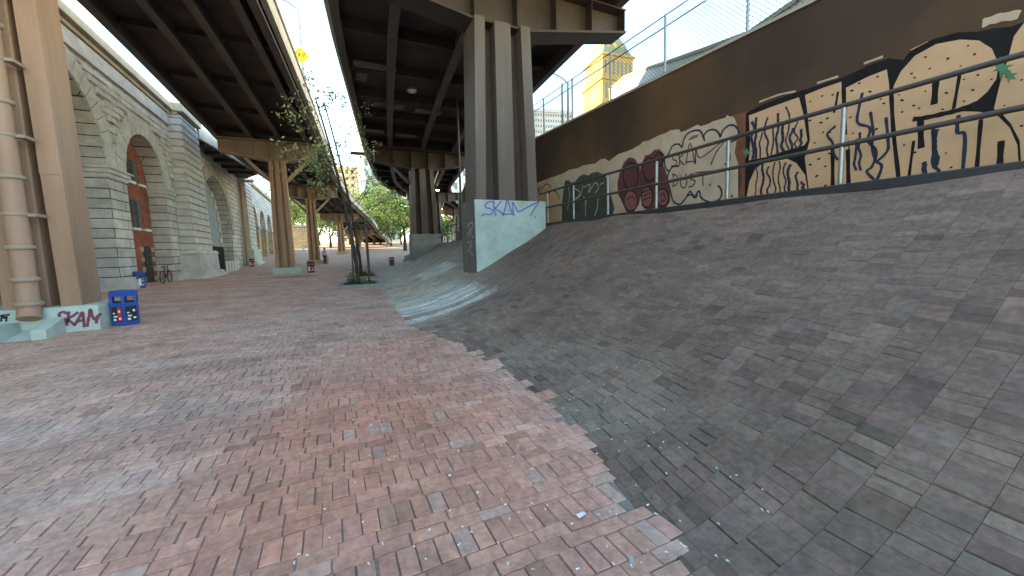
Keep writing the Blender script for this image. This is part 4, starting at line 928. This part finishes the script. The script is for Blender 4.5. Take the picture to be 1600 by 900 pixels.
b.build('frame', MT['cloth_r'], bk); b = LB(); b.tube([(-.25, .3, 1.0), (0, .36, .98), (.25, .3, 1.0)], .015, 6); b.build('handlebar', MT['galv'], bk)
b = LB(); b.hexa([(-.03, -.02, .86), (.03, -.02, .86), (.09, -.26, .86), (-.09, -.26, .86), (-.02, 0, .91), (.02, 0, .91), (.07, -.26, .92), (-.07, -.26, .92)]); b.build('saddle', MT['blackp'], bk)
bn = empty('concrete_bench', (-6.2, 90, G(90)), 0, 'low pale concrete bench far off before the stone abutment', 'bench')
b = LB(); b.box(-1.3, 1.3, -.3, .3, .38, .52); b.build('seat', MT['conc'], bn); b = LB(); b.box(-1.1, -.8, -.25, .25, 0, .38); b.box(.8, 1.1, -.25, .25, 0, .38); b.parts('support', MT['conc'], bn)

# ---------------------------------------------------------------- vegetation
def leaves(name, centers, sizes, cols, parent, up=.3):
    n = len(centers); d = rng.normal(0, 1, (n, 3)); d /= np.linalg.norm(d, axis=1)[:, None]
    t = rng.normal(0, 1, (n, 3)); t -= (t*d).sum(1)[:, None]*d; t /= np.linalg.norm(t, axis=1)[:, None]; b = np.cross(d, t)
    s = sizes[:, None]; P = np.stack([centers-t*s*.5, centers+b*s*.28+d*s*.06, centers+t*s*.5, centers-b*s*.28+d*s*.06], 1)
    V = P.reshape(-1, 3); Fq = np.arange(n*4).reshape(n, 4)
    return fast_mesh(name, V, Fq, np.repeat(cols, 4, axis=0), MT['leaf'], parent)
def limb(b, p, d, L, r, depth, tips, seed_, bend=.35, split=3):
    pts = [Vector(p)]; dd = Vector(d).normalized(); k = 5
    for i in range(k):
        dd = (dd+Vector((seed_.uniform(-1, 1), seed_.uniform(-1, 1), seed_.uniform(-.5, .8)))*bend*.35).normalized(); pts.append(pts[-1]+dd*L/k)
    b.tube(pts, [r*(1-.55*i/k) for i in range(k+1)], 7 if depth > 1 else 5, True)
    if depth == 0: tips.append((pts[-1], L)); tips.append((pts[3], L)); return
    for i in range(split):
        q = pts[seed_.choice((3, 4, 5))]; a = seed_.uniform(0, 6.28); nd = (dd+Vector((math.cos(a), math.sin(a), seed_.uniform(-.1, .5)))*.8).normalized()
        limb(b, q, nd, L*seed_.uniform(.55, .8), r*.45, depth-1, tips, seed_, bend, split)
def tree(name, loc, h, cr_, nleaf, lsize, lab, cat='tree', group=None, seed=1, tint=(1, 1, 1), trunk_h=.35, lean=(0, 0)):
    o = empty(name, loc, 0, lab, cat, group); r_ = random.Random(seed); b = LB(); tips = []
    tr = h*.018+.05; top_ = Vector((lean[0], lean[1], h*trunk_h))
    b.tube([(0, 0, -.2), tuple(top_*.5), tuple(top_)], [tr*1.3, tr, tr*.85], 9)
    for i in range(6):
        a = i*1.05+r_.uniform(-.4, .4); limb(b, top_*r_.uniform(.8, 1), (math.cos(a)*.9, math.sin(a)*.9, r_.uniform(.5, 1.4)), h*.42, tr*.55, 2, tips, r_)
    b.build('trunk', MT['bark'], o)
    T = np.array([tuple(t[0]) for t in tips]); g = np.random.default_rng(seed)
    T = T*np.array([cr_/max(1e-3, np.percentile(np.abs(T[:, 0]), 92)), cr_/max(1e-3, np.percentile(np.abs(T[:, 1]), 92)), 1]); T[:, 2] = T[:, 2]*.97
    extra = g.normal(0, 1, (len(T)*2, 3))*np.array([cr_*.45, cr_*.45, h*.2])+np.array([lean[0], lean[1], h*.66]); T = np.concatenate([T, extra])
    idx = g.integers(0, len(T), nleaf); sp = cr_*.16
    Cn = T[idx]+g.normal(0, sp, (nleaf, 3))*np.array([1, 1, .6]); Cn[:, 2] = np.maximum(Cn[:, 2], h*trunk_h*.75)
    clump = g.uniform(.6, 1.35, len(T))[idx]; base = np.array([.10, .18, .05])*np.array(tint)
    cl_ = base*clump[:, None]*g.normal(1, .18, (nleaf, 1)); cl_[:, 0] *= g.uniform(.7, 1.5, nleaf)
    leaves('crown', Cn, g.uniform(.7, 1.3, nleaf)*lsize, np.clip(cl_, .01, .5), o); return o
def at_ground(px, Y): r = ray(px, 400); return (r.x/r.y*Y, Y, G(Y))
tree('park_tree', at_ground(634, 74), 12.5, 6.0, 6500, .42, 'broad light green park tree with dark forked limbs left of the second right column', seed=3, group='trees in the park beyond the paving')
far_trees = [(612, 96, 11, 4.6, 'spreading pale green tree behind the broad park tree'), (586, 110, 13, 5, 'tall leafy tree just right of the descending road'), (565, 135, 17, 6, 'tall bright tree above the low end of the left road'),
             (548, 120, 10, 5, 'green tree seen under the left road beside the fourth column'), (518, 100, 11, 5, 'leafy tree between the third and fourth columns'), (500, 116, 14, 6, 'larger green tree behind the third column'),
             (470, 125, 15, 6, 'green tree showing between the second and third columns'), (455, 120, 18, 6, 'tall tree rising over the far stone abutment'), (628, 112, 10, 5, 'darker tree behind the trunk of the broad park tree'), (700, 96, 8, 5, 'pale tree under the far bend of the right viaduct'),
             (660, 125, 14, 6, 'far tree hidden mostly by the second right column'), (600, 150, 16, 8, 'far tall tree at the back of the park'), (535, 150, 18, 8, 'far tall tree at the back behind the fourth column'), (488, 150, 18, 9, 'far tall tree at the back behind the third column')]
for i, (px, Y, h, c_, lb) in enumerate(far_trees):
    x, y_, z_ = at_ground(px, Y); tree('park_tree', (x, y_, z_), h, c_, 2600, .6, lb, seed=20+i, group='trees in the park beyond the paving', tint=random.choice([(1, 1, 1), (1.15, 1.05, .9), (.8, .95, 1.1)]), trunk_h=.22)
tree('fence_tree', (32, 42, 4), 7.2, 3.2, 1500, .3, 'low green treetop behind the curved parapet below the tower', seed=71, trunk_h=.3)
# young street trees with stakes in kerbed beds
def street_tree(loc, h, lab, lean, seed, dense):
    o = empty('street_tree', loc, 0, lab, 'tree', 'young street trees in kerbed beds'); r_ = random.Random(seed); b = LB(); tips = []
    tp = Vector((lean[0], lean[1], h))
    stem = [Vector((lean[0]*t**1.5, lean[1]*t**1.5, h*t)) for t in np.linspace(0, 1, 9)]
    b.tube(stem, [.075*(1-.75*t)+.012 for t in np.linspace(0, 1, 9)], 8)
    for i in range(dense):
        t = r_.uniform(.34, .95); p = stem[0].lerp(stem[-1], t); p = Vector((lean[0]*t**1.5, lean[1]*t**1.5, h*t)); a = r_.gauss(3.1, 1.5)
        L = h*r_.uniform(.13, .27)*(1.2-t*.6); limb(b, p, (math.cos(a), math.sin(a), r_.uniform(.15, .9)), L, .026*(1.2-t), 1, tips, r_, .5, 3)
    b.build('trunk', MT['bark'], o)
    T = np.array([tuple(t[0]) for t in tips]); g = np.random.default_rng(seed); nl = dense*52; idx = g.integers(0, len(T), nl)
    Cn = T[idx]+g.normal(0, .17, (nl, 3))*np.array([1, 1, .7]); Cn = Cn[Cn[:, 2] > h*.3]; nl = len(Cn)
    cl_ = np.array([.30, .36, .16])*g.normal(1, .3, (nl, 1)); leaves('crown', Cn, g.uniform(.09, .18, nl), np.clip(cl_, .01, .5), o)
    return o
def tree_bed(x, y, lab):
    z = G(y); o = empty('tree_bed', (x, y, z), 0, lab, 'planting bed', 'kerbed beds of the street trees'); w, l = .8, 1.1
    b = LB(); b.box(-w, w, -l, -l+.13, -.05, .13); b.box(-w, w, l-.13, l, -.05, .13); b.box(-w, -w+.13, -l+.132, l-.132, -.05, .13); b.box(w-.13, w, -l+.132, l-.132, -.05, .13); b.build('kerb', MT['conc_grey'], o)
    b = LB(); b.box(-w+.132, w-.132, -l+.132, l-.132, -.05, .07); b.build('soil', MT['soil'], o)
    g = np.random.default_rng(int(y*10)); n = 420; k = g.integers(0, 7, n); cc_ = g.uniform(-1, 1, (7, 2))*np.array([w*.65, l*.7]); hh = g.uniform(.12, .5, 7)
    Cn = np.stack([cc_[k, 0]+g.normal(0, .1, n), cc_[k, 1]+g.normal(0, .12, n), .08+np.abs(g.normal(0, 1, n))*hh[k]*.6], 1)
    leaves('groundcover', Cn, g.uniform(.06, .14, n), np.clip(np.array([.07, .13, .035])*g.normal(1, .3, (n, 1)), .01, .4), o)['kind'] = 'stuff'
    return o
def stakes(x, y, lab):
    z = G(y); o = empty('tree_stakes', (x, y, z), 0, lab, 'tree stakes')
    for dx in (-.32, .32):
        b = LB(); b.tube([(dx, 0, 0), (dx*.9, 0, 2.9)], .042, 6); b.build('stake', MT['stake'], o)
    b = LB(); b.beam((-.5, 0, 2.8), (.4, 0, 2.85), .05, .08); b.build('crossbar', MT['stake'], o); return o
tree_bed(1.05, 18.3, 'nearer kerbed planting bed with low green plants at the foot of the slope'); tree_bed(1.5, 23.2, 'farther kerbed planting bed with low green plants behind the first bed')
street_tree((1.0, 18.2, G(18)), 8.0, 'young sparse leaved street tree leaning left in the nearer planting bed', (-1.2, .5), 5, 20)
street_tree((1.45, 23.2, G(23)), 9.5, 'slender street tree in the farther planting bed with open crown against the sky', (-1.3, .4), 9, 16)
stakes(1.1, 18.0, 'pair of dark wooden stakes with crossbar around the nearer street tree'); stakes(1.55, 23.0, 'pair of dark wooden stakes with crossbar around the farther street tree')

# ---------------------------------------------------------------- people
def person(loc, rz, lab, top_, pose=0):
    o = empty('person', loc, rz, lab, 'person')
    J = [(0, 0, .95), (0, .0, 1.18), (0, 0, 1.40), (0, .01, 1.52), (0, .03, 1.64), (0, .03, 1.76),
         (.09, 0, .90), (.11, .04+.1*pose, .50), (.12, .0-.05*pose, .08), (.12, .13, .03), (-.09, 0, .90), (-.11, .04-.1*pose, .50), (-.12, -.14*pose, .08), (-.12, .13-.14*pose, .03),
         (.18, 0, 1.38), (.24, -.02, 1.12), (.25, .08, .88), (-.18, 0, 1.38), (-.24, -.02, 1.12), (-.25, .08, .88)]
    Rr = [.14, .12, .13, .055, .085, .07, .09, .06, .045, .04, .09, .06, .045, .04, .06, .045, .035, .06, .045, .035]
    E_ = [(0, 1), (1, 2), (2, 3), (3, 4), (4, 5), (0, 6), (6, 7), (7, 8), (8, 9), (0, 10), (10, 11), (11, 12), (12, 13), (2, 14), (14, 15), (15, 16), (2, 17), (17, 18), (18, 19)]
    def skin(name, idx, grow, m_, par):
        me = bpy.data.meshes.new(name); mp = {k: i for i, k in enumerate(idx)}
        me.from_pydata([J[k] for k in idx], [(mp[a], mp[b_]) for a, b_ in E_ if a in mp and b_ in mp], []); ob = bpy.data.objects.new(name, me); COL.objects.link(ob)
        md = ob.modifiers.new('skin', 'SKIN'); ob.modifiers.new('sub', 'SUBSURF').levels = 1
        if not me.skin_vertices: me.skin_vertices.new()
        for i, k in enumerate(idx): me.skin_vertices[0].data[i].radius = (Rr[k]+grow, (Rr[k]+grow)*.85)
        me.skin_vertices[0].data[0].use_root = True
        dg = bpy.context.evaluated_depsgraph_get(); nm = bpy.data.meshes.new_from_object(ob.evaluated_get(dg)); bpy.data.objects.remove(ob)
        nm.materials.clear(); nm.materials.append(m_); r2_ = bpy.data.objects.new(name, nm); COL.objects.link(r2_); r2_.parent = par; return r2_
    skin('body', list(range(20)), 0, MT['skin'], o)
    skin('trousers', [0, 6, 7, 8, 10, 11, 12], .014, MT['cloth_d'], o); skin('shirt', [0, 1, 2, 14, 15, 17, 18], .014, top_, o)
    b = LB(); b.lathe((0, .01, 1.68), [(.095, -.02), (.1, .05), (.085, .1), (.03, .14)], 12); b.build('hair', MT['hair'], o); return o
person((-.68, 45.6, G(45.6)), 2.6, 'person in a pale shirt standing beside the third tan column', MT['cloth_w'])
for px, Y, lab, t, p in ((605, 88, 'far person in a dark red top walking on the open paving', MT['cloth_r'], 1), (611, 92, 'far person in a pale top walking near the park trees', MT['cloth_w'], 1)):
    person(at_ground(px, Y), .5, lab, t, p)

# ---------------------------------------------------------------- buildings far behind
def windows(root, mfn, U, Vv, n, rows, cols_, z0, z1, u0, u1, wf, hf, mt, depth=.25, nm='windows'):
    pass
def tower_block(name, c, rz, wx, wy, h, lab, mwall, nfx, nfy, nz, z0=0, wf=.5, hf=.6, cat='building', wm=None, roof=None):
    o = empty(name, (c[0], c[1], z0), rz, lab, cat); b = LB(); b.box(-wx/2, wx/2, -wy/2, wy/2, -2, h); b.build('wall', mwall, o)
    b = LB(); hz_ = h/nz
    for k in range(nz):
        za = k*hz_+hz_*(1-hf)/2; zb = za+hz_*hf
        for i in range(nfx):
            u = -wx/2+(i+.5)*wx/nfx; w = wx/nfx*wf/2
            for s in (-1, 1): b.box(u-w, u+w, s*wy/2-.05, s*wy/2+.05, za, zb)
        for i in range(nfy):
            u = -wy/2+(i+.5)*wy/nfy; w = wy/nfy*wf/2
            for s in (-1, 1): b.box(s*wx/2-.05, s*wx/2+.05, u-w, u+w, za, zb)
    wo = b.build('window_grid', wm or MT['winfar'], o); wo['kind'] = 'stuff'
    b = LB(); b.box(-wx/2-.4, wx/2+.4, -wy/2-.4, wy/2+.4, h, h+.8); b.build('roof_edge', roof or mwall, o); return o
# courthouse-like tower with pyramid roof
def dirp(px, t): r = ray(px, 385); r.z = 0; return Vector((r.x*t, r.y*t, 0))
tc0 = dirp(942, 250); wT = 24.0
angR = math.radians(-96); nR = Vector((math.cos(angR), math.sin(angR), 0)); nL = Vector((nR.y, -nR.x, 0))
tR = -nL; cen = tc0-nR*wT/2-nL*wT/2
tw = empty('stone_tower', (cen.x, cen.y, 0), angR+math.pi/2, 'tall limestone tower with grey green pyramid roof catching yellow light beyond the fence', 'tower')
H1 = (383-96)/600*250*1.0+1.6
b = LB(); b.box(-wT/2, wT/2, -wT/2, wT/2, -2, H1-14); b.box(-wT/2+.8, wT/2-.8, -wT/2+.8, wT/2-.8, H1-14, H1); b.build('shaft', MT['lime'], tw)
b = LB(); b.box(-wT/2-1, wT/2+1, -wT/2-1, wT/2+1, H1-15, H1-14); b.box(-wT/2-.3, wT/2+.3, -wT/2-.3, wT/2+.3, H1, H1+1.2); b.box(-wT/2-1.4, wT/2+1.4, -wT/2-1.4, wT/2+1.4, H1-30, H1-28.6); b.parts('cornice', MT['lime'], tw)
b = LB(); q = wT/2-1.0; hh = 24; b.add([(-q, -q, H1+1.2), (q, -q, H1+1.2), (q, q, H1+1.2), (-q, q, H1+1.2), (-1.5, -1.5, H1+hh), (1.5, -1.5, H1+hh), (1.5, 1.5, H1+hh), (-1.5, 1.5, H1+hh)], [(0, 1, 5, 4), (1, 2, 6, 5), (2, 3, 7, 6), (3, 0, 4, 7), (4, 5, 6, 7)]); b.build('roof', MT['roofg'], tw)
b = LB()
for s in (-1,):
    for i in range(7):
        u = -9+i*3.0
        for a0, a1, ee in ((H1-11, H1-3, .78), (H1-26, H1-17, 0), (H1-40, H1-32, 0), (H1-52, H1-45, 0), (H1-62, H1-55, 0)):
            d_ = wT/2-ee; b.box(u-.6, u+.6, s*d_-.06, s*d_+.06, a0, a1); b.box(-d_-.06, -d_+.06, u-.6, u+.6, a0, a1)
b.parts('window', MT['winfar'], tw)
b = LB()
for i in range(3):
    u = -5+i*5; z = H1+6
    for s in (-1, 1):
        b.box(u-.8, u+.8, s*(q-3.2)-1, s*(q-3.2)+1, z, z+3); b.box(s*(q-3.2)-1, s*(q-3.2)+1, u-.8, u+.8, z, z+3)
b.parts('dormer', MT['lime'], tw)
p = dirp(846, 120); tower_block('office_block', (p.x+6, p.y+6), -.2, 12, 14, (389-175)/600*120*1.0, 'pale office block with a fine grid facade left of the fenced street lamp', MT['officewhite'], 15, 15, 26, 0, .45, .45)
p = dirp(868, 135); tower_block('office_block', (p.x+5, p.y+5), -.2, 8, 12, (389-188)/600*135, 'lower grey office wing beside the pale grid office block', MT['officegrey'], 6, 6, 14, 0, .45, .45)
p = dirp(597, 170); tower_block('apartment_tower', (p.x, p.y), .1, 14, 14, 56, 'grey green apartment tower rising over the park trees', MT['greenbld'], 6, 6, 15, 3, .45, .5)
p = dirp(557, 210); tower_block('apartment_tower', (p.x, p.y), .0, 14, 12, 42, 'tan apartment tower beyond the left road behind the street tree', MT['tanbld'], 5, 4, 12, 4, .45, .5)
p = dirp(745, 110); tower_block('apartment_tower', (p.x+3, p.y+6), .0, 20, 12, 44, 'pale building glimpsed between the right viaduct columns', MT['officewhite'], 7, 4, 12, 3, .4, .5)

for o in list(bpy.data.objects):
    if o.type == 'MESH' and o.name.split('.')[0] in ('plinth', 'cap_beam', 'centre_plate', 'impost', 'cornice', 'spill_basin', 'kerb', 'pilaster_base'):
        md = o.modifiers.new('worn_edges', 'BEVEL'); md.width = .018; md.segments = 2; md.limit_method = 'ANGLE'
# ---------------------------------------------------------------- litter on the paving
def scrap(x, y, L, w, rz, lab, m_, group=None):
    z = emb_at(x, y) if x > I(y, TOE) else G(y)
    b = LB(); b.add([(-L/2, -w/2, 0), (L/2, -w/2, .004), (L/2, w/2, .001), (-L/2, w/2, .006), (-L/2, -w/2, .003), (L/2, -w/2, .007), (L/2, w/2, .004), (-L/2, w/2, .009)], [(3, 2, 1, 0), (4, 5, 6, 7), (0, 1, 5, 4), (1, 2, 6, 5), (2, 3, 7, 6), (3, 0, 4, 7)])
    o = b.build('paper_scrap', m_); o.location = (x, y, z+.006); o.rotation_euler = (0, 0, rz); return tag(o, lab, 'litter', group)
def gp2(px, py): r = ray(px, py); t = -(EYE-.02)/r.z; return r.x*t, r.y*t
x, y = gp2(908, 806); scrap(x, y, .055, .028, .2, 'small white torn paper on the red bricks, larger than the other scraps', MT['white'])
x, y = gp2(986, 876); scrap(x, y, .03, .022, 1.0, 'crumpled bluish white scrap near the jagged edge of the red paving', MT['conc_blue'])
r_ = random.Random(12)
for k in range(130):
    px, py = r_.uniform(420, 1200), r_.uniform(590, 895); x, y = gp2(px, py)
    if x > I(y, TOE)+.9: continue
    scrap(x, y, r_.uniform(.010, .022), r_.uniform(.005, .008), r_.uniform(0, 3.1), 'tiny pale scrap of litter on the brick paving', MT['white'], 'tiny scraps on the paving')
